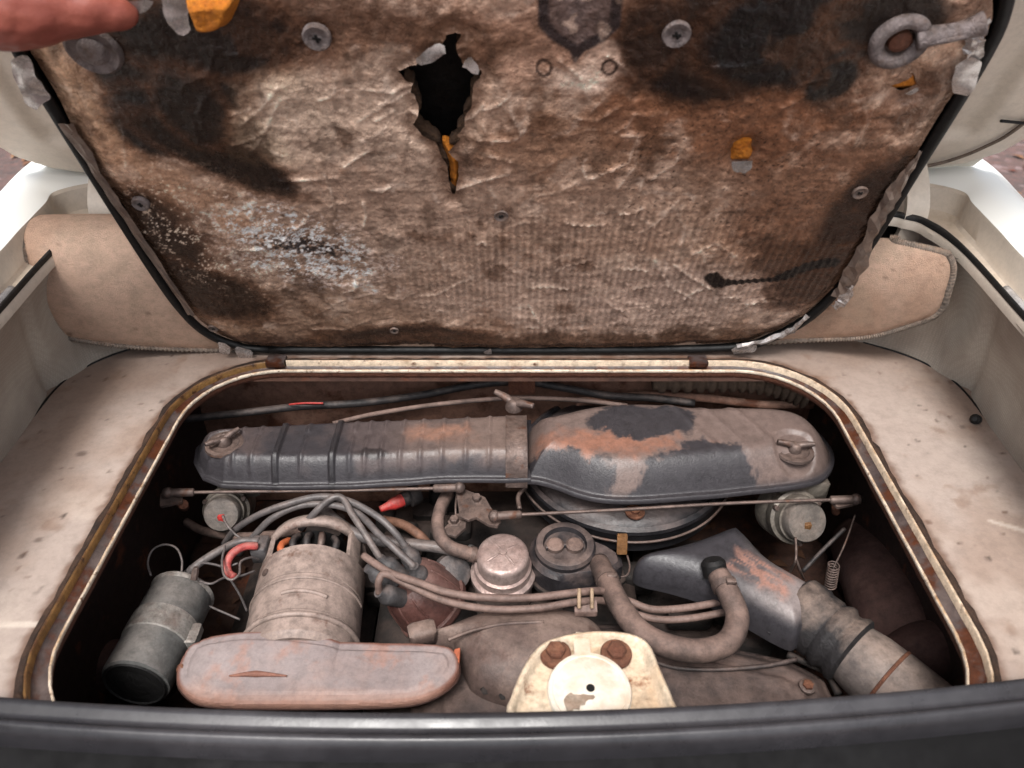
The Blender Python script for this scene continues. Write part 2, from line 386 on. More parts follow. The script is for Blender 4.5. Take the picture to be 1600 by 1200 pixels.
# ================================================================ the ground
gm = mesh('ground', [(-30, -30, -.78), (30, -30, -.78), (30, 30, -.78), (-30, 30, -.78)], [(0, 1, 2, 3)], ground_mat(), smooth=False); gm['kind'] = 'structure'
V = []; Fc = []
for k in range(900):
    sx = random.choice((-1, 1)); x = sx * random.uniform(.8, 3.5); y = random.uniform(.4, 5); a = random.uniform(0, 6.3); l = random.uniform(.02, .05); b = len(V)
    for (u, v, z) in ((-1, 0, 0), (0, -.5, .2), (1, 0, .05), (0, .5, .25)): V.append((x + l * (u * math.cos(a) - v * math.sin(a)), y + l * (u * math.sin(a) + v * math.cos(a)), -.775 + l * z))
    Fc.append((b, b + 1, b + 2, b + 3))
lv = mesh('leaf_litter', V, Fc, leaf_m); lv['kind'] = 'stuff'; tag(lv, 'dry fallen leaves scattered on the pinkish gravel beside the car', 'leaves')

# ================================================================ the car body
body = thing('car_body', 'cream painted car body framing the open boot', 'car', (0, .6, -.4))
def rrect(hw, y0, y1, r, n=10, m=30):
    pts = []
    for cx, cy, a0 in ((hw - r, y1 - r, 0), (-hw + r, y1 - r, 90), (-hw + r, y0 + r, 180), (hw - r, y0 + r, 270)):
        for a in np.linspace(a0, a0 + 90, n): pts.append((cx + r * math.cos(math.radians(a)), cy + r * math.sin(math.radians(a))))
    out = []
    for i in range(len(pts)):
        a, b = np.array(pts[i]), np.array(pts[(i + 1) % len(pts)]); k = max(1, int(np.linalg.norm(b - a) / .012))
        for t in range(k): out.append(a + (b - a) * t / k)
    return np.array(out)
OPEN = rrect(.392, .310, .806, .100)
sweep('inner_lip', OPEN, [(.0012, -.0035), (.0, -.0025), (-.0003, .0005), (.0006, .0018), (.0018, .0015), (.0024, -.006)], creamrust, body, jit=.0002)
sweep('hatch_flange', OPEN, [(.0008, -.003), (.0014, -.008), (.004, -.014), (.03, -.022)], rustbolt, body, jit=.0003)
sweep('seal_channel', OPEN, [(.0020, -.006), (.005, -.0085), (.012, -.0085), (.0176, -.004)], channel, body, jit=.0004)
k0 = int(np.argmin(np.hypot(OPEN[:, 0] + .30, OPEN[:, 1] - .806))); k1 = int(np.argmin(np.hypot(OPEN[:, 0] - .30, OPEN[:, 1] - .310)))
LIPP = [(.0170, -.006), (.0174, .003), (.0180, .0042), (.0194, .0040), (.0203, .0005), (.0203, -.004)]
sweep('outer_lip', np.vstack([OPEN[k1:], OPEN[:k0 + 1]]), LIPP, M('outer_lip_cream', (236, 214, 188), dust=(186, 150, 116), da=.15, rust=(96, 56, 34), ra=.14, rough=.5, sc=40, var=.2), body, closed=False)
sweep('outer_lip', OPEN[k0:k1 + 1], LIPP, M('outer_lip_golden', (150, 112, 66), dust=(96, 64, 42), da=.4, rust=(66, 42, 28), ra=.3, rough=.4, sc=50, var=.25), body, closed=False)
sweep('sealant_strip', OPEN, [(.0195, -.002), (.0205, .0022), (.0235, .0028), (.0275, .001), (.0295, -.003)], tar, body, jit=.0017)
for px in (432, 1090):
    q = G(px, 566, 0)
    block('hinge_tab', q + np.array([0, 0, .002]), (.012, 0, 0), (0, .010, 0), (0, 0, .0035), channel, body)
# engine bay shell: side walls under the boot floor, firewall, bay floor
BAY = rrect(.47, .235, .875, .06)
sweep('bay_side_wall', BAY, [(-.075, -.012), (0, -.02), (.002, -.2), (0, -.42)], baywall, body)
V = [(x, .868 + .004 * math.sin(x * 30), z) for z in (-.02, -.05, -.1, -.15, -.3) for x in np.linspace(-.46, .46, 40)]
mesh('firewall', V, [(r * 40 + i, r * 40 + i + 1, r * 40 + 41 + i, r * 40 + 40 + i) for r in range(4) for i in range(39)], firewall, body)
mesh('bay_floor', [(-.48, .28, -.42), (.48, .28, -.42), (.48, .9, -.42), (-.48, .9, -.42)], [(0, 1, 2, 3)], baywall, body, smooth=False)
# gutter round the boot opening: front and both sides, left and right of the car
def mirror(a):
    a = np.array(a, float); l = a[::-1][1:].copy(); l[:, 0] *= -1; return np.vstack([a, l])
GS = mirror(catmull([(.500, -.1), (.505, .45), (.513, .645), (.521, .76), (.522, .82), (.515, .862), (.495, .888), (.42, .902), (0, .908)], 8))
GW = mirror(catmull([(.528, -.1), (.538, .45), (.543, .70), (.552, .80), (.558, .87), (.561, .910), (.514, .941), (.42, .953), (0, .958)], 8))
GO = mirror(catmull([(.640, -.1), (.640, .45), (.640, .70), (.640, .80), (.643, .88), (.662, 1.06), (.62, 1.30), (.42, 1.30), (0, 1.30)], 8))
def loft(name, rows, mat, parent=body):
    V = []; k = len(rows[0][0])
    for P2, z in rows: V += [(p[0], p[1], z) for p in P2]
    return mesh(name, V, [(j * k + i, j * k + i + 1, j * k + k + i + 1, j * k + k + i) for j in range(len(rows) - 1) for i in range(k - 1)], mat, parent)
def tow(t): return GS * (1 - t) + GW * t
def out(t): return GW * (1 - t) + GO * t
sharp(loft('boot_gutter', [(tow(-.15), .164), (tow(-.14), .171), (tow(-.06), .1765), (tow(.06), .1765), (tow(.14), .1665), (tow(.5), .165), (tow(.86), .1665), (tow(.98), .171), (tow(1.02), .197), (tow(1.08), .2005)], creamdull), 35)
loft('boot_seal', [(tow(-.10), .1750), (tow(-.09), .1790), (tow(-.02), .1815), (tow(.06), .1795), (tow(.08), .1755)], rubber)
for sgn in (1, -1): tube('gutter_stiffener', [(sgn * x, y, .169) for x, y in ((.515, .1), (.522, .45), (.528, .64), (.532, .72))], .0055, M('gutter_grey', (176, 174, 176), dust=(196, 188, 180), da=.2, rough=.4, sc=20), body, 10)
def drop(a): q = GO.copy(); q[:, 0] += np.sign(q[:, 0]) * a; return q
loft('quarter_panel', [(tow(1.07), .2004), (out(.10), .203), (out(.35), .2075), (out(.65), .206), (out(.86), .199), (GO, .186), (drop(.014), .160), (drop(.022), .10), (drop(.028), -.2), (drop(.0), -.5)], M('cream_gloss', (268, 268, 262), rough=.3, var=.0, bump=.0, sc=8, grime=0, rv=0))
# hidden front bulkhead of the boot, black to paint in the dark behind the carpet
mesh('boot_bulkhead', [(-.52, .905, -.01), (.52, .905, -.01), (.52, .912, .163), (-.52, .912, .163)], [(0, 1, 2, 3)], blackpaint, body, smooth=False)
# rear sill: rounded dark panel with two ridges, bowed like the tail of the car
xs = np.linspace(-.75, .75, 60); prof = [(.054, -.20), (.052, .0), (.050, .029), (.0470, .0345), (.042, .0345), (.038, .0305), (.034, .0295), (.031, .0340), (.0280, .0368), (.0245, .0362), (.021, .029), (.019, .015), (.008, .006), (-.02, .002), (-.06, -.01), (-.10, -.05), (-.115, -.5)]
V = []
for x in xs:
    yb = .270 + .125 * x * x + .018 * x
    for d, z in prof: V.append((x, yb + d, z + .004 * x * x))
m = len(prof)
Fa = [(i * m + k, (i + 1) * m + k, (i + 1) * m + k + 1, i * m + k + 1) for i in range(59) for k in range(11)]
Fb = [(i * m + k, (i + 1) * m + k, (i + 1) * m + k + 1, i * m + k + 1) for i in range(59) for k in range(11, m - 1)]
mesh('rear_sill', V, Fa, sill_m, body); mesh('rear_seal', V, Fb, sillblack, body)

# ================================================================ boot floor board, side liners
FLO = [(-.585, .277), (.585, .277), (.585, .79), (.565, .84), (.50, .90), (.42, .904), (-.42, .904), (-.50, .90), (-.565, .84), (-.585, .79)]
HOLE = rrect(.392 + .0235, .310 - .0235, .806 + .0235, .122)
HOLE = HOLE + np.array([[random.gauss(0, .0011), random.gauss(0, .0011)] for _ in HOLE])
def floor_h(x, y, d): return .0008 * fbm(x, y, 12, 3, 1) + .0008 * fbm(x, y, 60, 2, 2)
def floor_c(x, y, d):
    c = np.tile(lin((180, 164, 154)), (len(x), 1))
    n = fbm(x, y, 9, 6, 3); n2 = fbm(x, y, 40, 5, 4)
    c = mixc(c, (164, 142, 128), sstep(.42, .68, n) * .8)
    c = mixc(c, (200, 184, 172), sstep(.55, .75, fbm(x, y, 14, 5, 9)) * .5)
    c = mixc(c, (146, 124, 110), sstep(.62, .9, y + .25 * (n - .5)) * .75)
    c = mixc(c, (138, 110, 92), sstep(.67, .8, n2) * .5)
    dh, _, _ = sdf(HOLE, x, y); dh = -dh
    c = mixc(c, (104, 72, 54), sstep(.012, .001, dh - .012 * (fbm(x, y, 90, 3, 5) - .35)) * .8)
    for k in range(70):
        sx = random.choice((-1, 1)) * random.uniform(.42, .56); sy = random.uniform(.32, .86); r = random.uniform(.0008, .0026)
        c = mixc(c, random.choice([(90, 70, 60), (110, 84, 70), (70, 58, 52)]), sstep(r * 1.6, r * .7, np.hypot(x - sx, (y - sy) * random.uniform(.6, 1.6))) * random.uniform(.4, .9))
    for (ppx, ppy, r) in ((128, 710, .004), (60, 845, .003), (35, 870, .0025), (1120, 900, .001), (1435, 690, .001)):
        q = G(ppx, ppy); c = mixc(c, (104, 88, 80), sstep(r * 1.5, r * .6, np.hypot((x - q[0]) * .7, y - q[1])) * .8)
    for (ax, ay, bx, by) in ((1548, 815, 1600, 830), (0, 978, 62, 976)):
        a, b = G(ax, ay), G(bx, by); t = np.clip(((x - a[0]) * (b[0] - a[0]) + (y - a[1]) * (b[1] - a[1])) / ((b[0] - a[0]) ** 2 + (b[1] - a[1]) ** 2), 0, 1)
        dd = np.hypot(x - a[0] - t * (b[0] - a[0]), y - a[1] - t * (b[1] - a[1])); c = mixc(c, (222, 208, 194), sstep(.004, .001, dd + .004 * (n2 - .5)) * .7)
    return c
fb = sheet('boot_floor_board', FLO, .003, floor_h, flat(0.0), floor_m, None, floor_c, skirt=.004, holes=[HOLE])
tag(fb, 'beige spotted hardboard boot floor cut out around the engine hatch', 'floor board')

def liner(name, sgn, label):
    fl = catmull([(.569, .1), (.567, .4), (.568, .70), (.567, .768), (.556, .805), (.53, .838), (.495, .864), (.44, .895)], 8)
    tp = catmull([(.502, .1), (.504, .4), (.511, .62), (.518, .72), (.519, .80), (.511, .852), (.490, .882), (.41, .899)], 8)
    V = []; Fc = []; n = len(fl); m = 14
    for i in range(n):
        for k in range(m):
            t = k / (m - 1); p = fl[i] * (1 - t) + tp[i] * t; bul = .010 * math.sin(math.pi * t) + .004 * math.sin(i * .35 + k * .4)
            crease = .006 * math.exp(-((fl[i][1] - .765) / .006) ** 2)
            V.append((sgn * (p[0] + bul + crease), p[1], -.003 + t * (.171 - (.085 * float(sstep(.80, .86, fl[i][1])) if sgn > 0 else 0))))
    for i in range(n - 1):
        for k in range(m - 1):
            f = (i * m + k, i * m + k + 1, (i + 1) * m + k + 1, (i + 1) * m + k); Fc.append(f if sgn < 0 else f[::-1])
    t = thing(name, label, 'side liner', (sgn * .56, .6, 0)); mesh('panel', V, Fc, liner_m, t)
    sm_ = [(sgn * (p[0] - .0005), p[1], .001) for p in fl[4:-6]]; tube('seam_gap', sm_, .0014, blackpaint, t, 6, 0); return t
liner('side_liner', -1, 'woven cream side liner without any plug along its lower edge')
liner('side_liner', 1, 'woven cream side liner above the seam holding a black plug')
q = G(1525, 655, .006); pl = lathe('plug', [(.0045, -.006), (.006, -.003), (.0062, .003), (.003, .006)], q, (-.7, -.5, .5), rubber, None, 10); tag(pl, 'small black rubber plug stuck in the seam of the side liner', 'plug')

# ================================================================ carpet mat rolled up against the front of the boot
CXP = [(38, 342), (30, 352), (36, 385), (48, 430), (68, 475), (95, 518), (112, 528), (200, 540), (340, 546), (560, 548), (1000, 545), (1240, 531), (1350, 526), (1420, 508), (1466, 488), (1482, 450), (1488, 420), (1482, 402), (1470, 394), (1400, 378), (1355, 370), (900, 350), (400, 338), (155, 334), (60, 336)]
CX = smooth_poly(np.array(CXP, float) / 1000, 5)
def carpet_map(x, y, h):
    px, py = x * 1000, y * 1000; t = np.clip((py - 335) / 210, 0, 1)
    Y = .888 - .056 * np.sin(np.pi * np.clip(t, 0, 1) ** .75) ** .85 - .036 * t - .036 * sstep(380, 40, px) - .034 * sstep(1230, 1480, px) + .003 * np.sin(px / 60) - h
    u = (px - 795) / 1200; v = (py - 600) / 1200; Z = Y / (cp - v * sp)
    return np.stack([u * Z, Y, CAM[2] - Z * (sp + v * cp)], 1)
def carpet_c(x, y, d):
    c = np.tile(lin((244, 208, 184)), (len(x), 1)); n = fbm(x, y, 12, 5, 21)
    c = mixc(c, (222, 182, 156), sstep(.4, .7, n) * .7); c = mixc(c, (222, 192, 168), sstep(.5, .75, fbm(x, y, 30, 4, 22)) * .6)
    for k in range(40):
        sx = random.uniform(.04, 1.48); sy = random.uniform(.34, .54); c = mixc(c, (120, 88, 70), sstep(.003, .001, np.hypot((x - sx) * .5, y - sy)) * random.uniform(.2, .6))
    return c
ct = thing('carpet_mat', 'beige bound-edge carpet mat rolled up behind the engine hatch', 'carpet', (0, .86, 0))
sheet('pile', CX, .004, lambda x, y, d: .004 * sstep(0, .006, d) + .0006 * (fbm(x, y, 200, 2, 5) - .5), carpet_map, carpet_m, ct, carpet_c, skirt=.006)
bp = carpet_map(CX[:, 0], CX[:, 1], np.zeros(len(CX)))
bp = bp[:20 * 5]; dense = catmull(bp, 14); rad = np.array([.0042 + .0011 * math.sin(i * 1.9) for i in range(len(dense))])
V, Fc = tube_geo(dense, rad, 8, 0); mesh('edge_binding', V, Fc, binding, ct)

# ================================================================ raised boot lid (underside seen past both edges of the engine lid)
bl = thing('boot_lid', 'raised cream boot lid behind the engine hatch', 'boot lid', (0, .975, .195))
BE = np.array([0, -.63, .777]); BE /= np.linalg.norm(BE); BN = np.array([0, -BE[2], BE[1]])
def BW(u, s, n): return np.array([0, .975, .201]) + LX * u + BE * s + BN * n
def blid_outline(hw, s0, s1, r): return [(x, y) for x, y in rrect(hw, s0, s1, r)]
def blmap(n0): return lambda x, y, h: np.array([0, .975, .201]) + np.outer(x, LX) + np.outer(y, BE) + np.outer(n0 + h, BN)
skinO = [(-.608, .0), (-.3, -.012), (0, -.016), (.3, -.012), (.608, .0), (.632, .3), (.63, .62), (.58, .7), (-.58, .7), (-.63, .62), (-.632, .3)]
sheet('outer_skin', skinO, .02, lambda x, y, d: -.022 + .016 * sstep(.03, 0, d), blmap(0), cream, bl)
inO = [(-.585, .018), (0, .002), (.585, .018), (.606, .3), (.6, .6), (.55, .67), (-.55, .67), (-.6, .6), (-.606, .3)]
sheet('inner_panel', smooth_poly(inO, 6), .006, lambda x, y, d: .012 * sstep(0, .02, d) - .010 * sstep(.075, .095, d) + .004 * np.sin(x * 9), blmap(0.0), creamdull, bl)
for sgn in (1, -1):
    V, Fc = tube_geo([BW(sgn * .56, .135, .013), BW(sgn * .60, .128, .012), BW(sgn * .628, .12, .006)], .0018, 8); mesh('seam', V, Fc, blackpaint, bl)
    tube('weather_strip', [BW(sgn * a, b, .0125) for a, b in ((.44, .020), (.50, .026), (.545, .045), (.575, .08), (.59, .13), (.597, .3))], .0022, M('lid_strip', (120, 104, 92), rough=.7), bl, 8)
    # curved goose-neck hinge arm
    pts = [np.array([sgn * .500, .900, .125]), np.array([sgn * .503, .890, .15]), np.array([sgn * .504, .892, .19]), np.array([sgn * .500, .93, .235]), BW(sgn * .48, .06, .008), BW(sgn * .48, .14, .012)]
    c = catmull(pts, 8); V = []
    for i, p in enumerate(c):
        for dx, dn in ((-.014, -.004), (.014, -.004), (.014, .004), (-.014, .004)):
            t = c[min(i + 1, len(c) - 1)] - c[max(i - 1, 0)]; nn = np.cross(t, LX); nn /= np.linalg.norm(nn); V.append(p + LX * dx + nn * dn)
    sharp(mesh('hinge_arm', V, [(i * 4 + k, i * 4 + (k + 1) % 4, i * 4 + 4 + (k + 1) % 4, i * 4 + 4 + k) for i in range(len(c) - 1) for k in range(4)], creamdull, bl), 40)

# ================================================================ raised engine lid with its stained insulation pad
el = thing('engine_hatch', 'raised black-rimmed engine hatch lined with torn stained foil insulation', 'hatch', LH)
LOUT = [(-.31, .004), (-.352, .014), (-.379, .042), (-.392, .085), (-.397, .16), (-.398, .3), (-.397, .42), (-.392, .475), (-.372, .512), (-.33, .530), (-.2, .536), (0, .538),
        (.2, .536), (.32, .530), (.362, .508), (.382, .47), (.388, .42), (.387, .3), (.386, .2), (.380, .125), (.364, .070), (.33, .028), (.285, .008), (.1, .002), (-.1, .002)]
LS = smooth_poly(LOUT, 6)
PAD = LS + np.array([[random.gauss(0, .0007), random.gauss(0, .0007)] for _ in LS])
hole_px = [(622, 112), (640, 104), (668, 92), (690, 74), (697, 55), (712, 50), (722, 54), (712, 68), (716, 88), (726, 104), (738, 108), (752, 112), (750, 124), (741, 132), (738, 150), (736, 170), (728, 180), (726, 200), (714, 212), (720, 218), (712, 224), (704, 232), (700, 236), (706, 244), (716, 252), (717, 275), (711, 305), (708, 308), (703, 290), (699, 260), (688, 240), (680, 222), (660, 212), (645, 195), (652, 184), (654, 172), (648, 150), (641, 143), (646, 132), (634, 128), (628, 120)]
HOLEP = ragged([L(x, y) for x, y in hole_px], .0007, 3)
t2 = ragged([L(x, y) for x, y in ((1150, 240), (1158, 230), (1168, 227), (1170, 238), (1167, 248), (1152, 250))], .0006, 3)
t3 = ragged([L(x, y) for x, y in ((1393, 140), (1410, 134), (1428, 126), (1424, 116), (1428, 118), (1436, 138), (1410, 148))], .0005, 3)
def blob(x, y, px, py, rx, ry, ang=0):
    c = L(px, py); k = L(px + 8, py)[0] - c[0]; sc = k / 8; ky = abs(L(px, py + 8)[1] - c[1]) / 8
    dx = (x - c[0]) / sc; dy = -(y - c[1]) / ky; a = math.radians(ang)
    u = (dx * math.cos(a) + dy * math.sin(a)) / rx; v = (-dx * math.sin(a) + dy * math.cos(a)) / ry
    return np.sqrt(u * u + v * v)
def seg_d(x, y, pts):
    best = np.full(len(x), 9.)
    for a, b in zip(pts[:-1], pts[1:]):
        t = np.clip(((x - a[0]) * (b[0] - a[0]) + (y - a[1]) * (b[1] - a[1])) / ((b[0] - a[0]) ** 2 + (b[1] - a[1]) ** 2 + 1e-12), 0, 1)
        best = np.minimum(best, np.hypot(x - a[0] - t * (b[0] - a[0]), y - a[1] - t * (b[1] - a[1])))
    return best
STAINS = [ # px, py, rx, ry, angle, colour, strength, edge noise, softness
 (900, 60, 320, 80, 0, (150, 118, 100), .8, .9, .7), (560, 70, 260, 70, 0, (128, 96, 76), .85, .9, .6), (520, 20, 170, 45, 0, (110, 82, 66), .7, .9, .6),
 (120, 170, 75, 120, -25, (168, 138, 112), .8, .8, .6), (170, 300, 90, 60, 40, (150, 118, 96), .6, .9, .6),
 (1130, 190, 230, 75, 0, (138, 92, 64), .85, .9, .6), (1280, 330, 150, 130, 20, (124, 86, 64), .8, .9, .7), (880, 235, 170, 60, 0, (144, 110, 88), .7, .9, .6), (1010, 330, 130, 70, 0, (150, 124, 108), .6, .9, .6),
 (400, 180, 130, 80, 10, (182, 166, 148), .85, .5, .5), (590, 200, 150, 90, 0, (172, 154, 140), .8, .6, .6), (620, 330, 190, 90, 0, (156, 134, 120), .7, .7, .6),
 (560, 440, 180, 60, 0, (150, 128, 114), .6, .7, .6), (1000, 470, 300, 60, 0, (160, 142, 132), .8, .6, .6), (820, 400, 250, 90, 0, (158, 136, 122), .5, .7, .6),
 (230, 275, 120, 45, 30, (170, 136, 112), .7, .8, .6), (300, 500, 110, 35, 10, (150, 120, 96), .7, .9, .6), (420, 500, 200, 40, 0, (142, 116, 98), .6, .9, .6),
 (260, 120, 105, 85, 0, (46, 36, 31), .97, .7, .35), (320, 55, 150, 60, 0, (52, 38, 31), .95, .8, .4), (235, 195, 58, 55, 0, (44, 42, 43), .92, .6, .35), (340, 245, 120, 34, 28, (56, 40, 31), .96, .6, .4), (375, 215, 50, 35, 30, (96, 74, 56), .75, .9, .6),
 (300, 170, 50, 60, 0, (48, 40, 36), .85, .7, .5),
 (255, 400, 65, 85, 20, (62, 45, 36), .9, .8, .5), (320, 455, 90, 36, 20, (70, 50, 38), .88, .9, .5), (205, 350, 40, 60, 30, (80, 58, 45), .7, .9, .5),
 (1110, 75, 140, 85, 0, (46, 32, 26), .95, .7, .4), (1250, 60, 150, 78, 0, (38, 28, 25), .96, .6, .35), (1300, 128, 42, 30, -30, (38, 32, 28), .95, .5, .35), (1395, 30, 90, 45, 0, (46, 36, 30), .9, .7, .4), (1010, 60, 50, 60, 20, (66, 46, 36), .8, .8, .5),
 (1350, 340, 60, 85, 25, (64, 44, 35), .9, .7, .5), (1285, 435, 75, 40, -20, (78, 54, 42), .8, .8, .5), (1230, 400, 60, 24, -15, (92, 64, 48), .7, .9, .5), (1460, 150, 40, 60, 30, (104, 76, 60), .6, .8, .6),
 (640, 528, 130, 16, 0, (66, 46, 37), .9, .8, .5), (900, 535, 420, 14, 0, (104, 76, 60), .8, .9, .6), (400, 535, 120, 14, 0, (96, 70, 56), .8, .9, .6), (1150, 530, 150, 18, 0, (110, 82, 64), .7, .9, .6),
 (905, 15, 66, 62, 0, (104, 92, 92), .0, .2, .2), (900, 125, 62, 28, 0, (196, 178, 166), .8, .8, .5), (815, 110, 40, 30, 0, (176, 146, 128), .5, .9, .6), (945, 95, 45, 40, 0, (186, 164, 150), .6, .9, .5),
]
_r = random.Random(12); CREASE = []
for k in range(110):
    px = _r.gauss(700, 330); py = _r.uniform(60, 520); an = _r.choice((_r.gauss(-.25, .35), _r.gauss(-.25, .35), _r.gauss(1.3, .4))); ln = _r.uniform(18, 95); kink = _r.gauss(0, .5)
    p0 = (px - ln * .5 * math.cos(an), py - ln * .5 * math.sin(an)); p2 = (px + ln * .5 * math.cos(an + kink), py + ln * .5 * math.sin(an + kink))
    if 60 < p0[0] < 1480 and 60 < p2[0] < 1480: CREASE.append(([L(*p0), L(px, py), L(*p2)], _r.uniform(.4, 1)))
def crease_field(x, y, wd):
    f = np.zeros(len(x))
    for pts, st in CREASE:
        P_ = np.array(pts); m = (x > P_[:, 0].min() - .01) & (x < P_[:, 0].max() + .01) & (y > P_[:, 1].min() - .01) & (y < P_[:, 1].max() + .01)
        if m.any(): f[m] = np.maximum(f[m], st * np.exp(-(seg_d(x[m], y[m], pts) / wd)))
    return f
def lid_c(x, y, d):
    c = np.tile(lin((168, 142, 124)), (len(x), 1)); n = fbm(x, y, 16, 6, 31, .55); n1 = fbm(x, y, 45, 5, 32, .6); n2 = fbm(x, y, 130, 4, 33, .6); nw = fbm(x, y, 300, 3, 40, .7)
    c = mixc(c, (132, 104, 88), sstep(.45, .75, n) * .8); c = mixc(c, (178, 158, 144), sstep(.5, .75, n1) * .5)
    for (px, py, rx, ry, an, col, st, nz, so) in STAINS:
        k = .34 if sum(col) < 160 else (.62 if sum(col) < 200 else 1.0)
        r = blob(x, y, px, py, rx, ry, an) + nz * k * (1.5 * (n - .5) + 1.0 * (n1 - .5) + .6 * (n2 - .5))
        if sum(col) < 180: c = mixc(c, (112, 74, 50), sstep(1.45, 1.05, r) * .6)
        c = mixc(c, col, sstep(1 + so * .5, 1 - so * .5, r) * st)
    # mottled tide marks where rust water dried
    for s, lo, hi, col, st in ((51, .60, .72, (104, 72, 52), .55), (52, .63, .75, (188, 170, 156), .4), (53, .64, .74, (84, 60, 46), .45)):
        c = mixc(c, col, sstep(lo, hi, fbm(x, y, 22, 6, s, .62)) * st * (sstep(.05, .14, c.mean(1)) if sum(col) > 400 else 1))
    # pale efflorescence with charcoal core on the lower left
    r = blob(x, y, 475, 390, 140, 66, 14); g = sstep(1.25, .25, r + 1.1 * (n1 - .5))
    c = mixc(c, (206, 202, 204), g * np.maximum(sstep(.50, .60, n2 * .5 + nw * .5), RNG.random(len(x)) < .30 * sstep(.45, .7, n1)) * .95); r = blob(x, y, 470, 385, 80, 14, 8)
    c = mixc(c, (52, 52, 58), sstep(1.3, .4, r + 1.5 * (n2 - .5)) * .85 * sstep(.62, .45, nw)); r = blob(x, y, 330, 370, 150, 110, 25)
    c = mixc(c, (196, 182, 168), sstep(1.2, .3, r) * np.maximum(sstep(.60, .68, nw * .6 + n2 * .4), RNG.random(len(x)) < .14 * sstep(.5, .75, n1)) * .7)
    # pepper of dark specks on the right
    pep = sstep(1.3, .4, blob(x, y, 1130, 270, 260, 150)); c = mixc(c, (52, 36, 29), pep * (RNG.random(len(x)) < .045 * sstep(.35, .6, n1)) * .92)
    # latch pad print and bolts
    sh_ = [L(*p) for p in ((840, -30), (842, 40), (862, 62), (890, 78), (898, 96), (912, 78), (945, 62), (968, 40), (974, -30))]
    sd, _, _ = sdf(sh_, x, y); c = mixc(c, (104, 92, 92), sstep(-.001, .001, sd) * (.65 + .35 * n1)); c = mixc(c, (62, 53, 56), sstep(.006, .003, np.abs(sd - .004)) * .85)
    c = mixc(c, (176, 156, 142), sstep(-.001, .002, sd) * sstep(.56, .64, fbm(x, y, 75, 3, 71)) * .55)
    for (px, py) in ((850, 106), (952, 104)):
        r = blob(x, y, px, py, 13, 13); c = mixc(c, (66, 46, 38), sstep(.25, .1, np.abs(r - .85)) * .85)
    c = c * (1 + .55 * (nw - .5) + .35 * (n2 - .5))[:, None]
    # thin dark and pale veins across the pad
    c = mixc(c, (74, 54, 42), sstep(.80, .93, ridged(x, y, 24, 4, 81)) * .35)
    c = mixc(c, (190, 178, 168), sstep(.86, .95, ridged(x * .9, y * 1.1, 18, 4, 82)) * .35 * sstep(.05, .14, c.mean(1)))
    c = mixc(c, (120, 92, 74), sstep(.010, .0, d - .008 * n1) * .5)
    cf = crease_field(x, y, .0011) * sstep(.3, .6, n2); c = mixc(c, (206, 194, 182), cf * .75 * sstep(.05, .2, c.mean(1)))  # pale highlight painted along the crease lines, like bare foil
    # weave stripes, darker along the grooves
    st = (.5 + .5 * np.sin(x * 2 * math.pi / .0078)) * sstep(.25, .6, fbm(x, y, 60, 3, 77) + .15); mk = sstep(1.2, .5, blob(x, y, 950, 430, 380, 120) + .8 * (n - .5))
    c = c * (1 - .20 * (mk * st)[:, None] + .10 * mk[:, None])
    # oil run
    oil = [L(*p) for p in ((1112, 432), (1122, 440), (1150, 441), (1205, 438), (1230, 428), (1262, 415), (1300, 408))]
    wd = np.interp(x, [oil[0][0], oil[1][0], oil[2][0], oil[3][0], oil[4][0], oil[6][0]], [.009, .010, .004, .0035, .008, .008])
    c = mixc(c, (34, 21, 15), sstep(1.15, .85, seg_d(x, y, oil) / wd + .35 * (n - .5)) * .94)
    lum = c.mean(1) / .17; c = c * (np.clip(lum, .05, 3) ** .6)[:, None] * np.array([1.72, 1.63, 1.56])
    return np.clip(c, .004, .85)
def lid_h(x, y, d):
    h = .007 * (fbm(x, y, 7, 4, 90) - .5) + .0042 * (ridged(x, y, 15, 4, 91) - .6) + .0020 * (ridged(x * .8, y * 1.25, 30, 4, 92) - .6) + .0012 * (ridged(x, y, 75, 3, 93) - .6)
    h -= .0009 * np.sin(x * 2 * math.pi / .0078) * sstep(1.2, .6, blob(x, y, 950, 430, 380, 120))
    h += .0026 * crease_field(x, y, .0024)
    dh, _, _ = sdf(HOLEP, x, y); h += .004 * np.exp(-np.maximum(-dh, 0) / .006) * (.4 + fbm(x, y, 60, 3, 94))
    for px, py in ((495, 58), (1057, 53), (220, 318), (783, 338), (1344, 302)):
        c = L(px, py); h -= .0035 * np.exp(-((x - c[0]) ** 2 + (y - c[1]) ** 2) / .018 ** 2)
    return h - .006 * sstep(.018, 0, d)
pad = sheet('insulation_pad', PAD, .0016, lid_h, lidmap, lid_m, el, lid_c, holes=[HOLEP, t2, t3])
hc0 = HOLEP.mean(0); HB = hc0 + (HOLEP - hc0) * 1.25; HS = ragged(hc0 + (HOLEP[::3] - hc0) * .955, .0016, 3)
sheet('batting', HB, .0022, lambda x, y, d: -.009 + .005 * (fbm(x, y, 150, 3, 97) - .5), lidmap, M('brown_batting', (92, 66, 46), dust=(60, 42, 30), da=.3, rough=.95, sc=120, bump=1.0, up=.2), el, holes=[HS], skirt=.010)
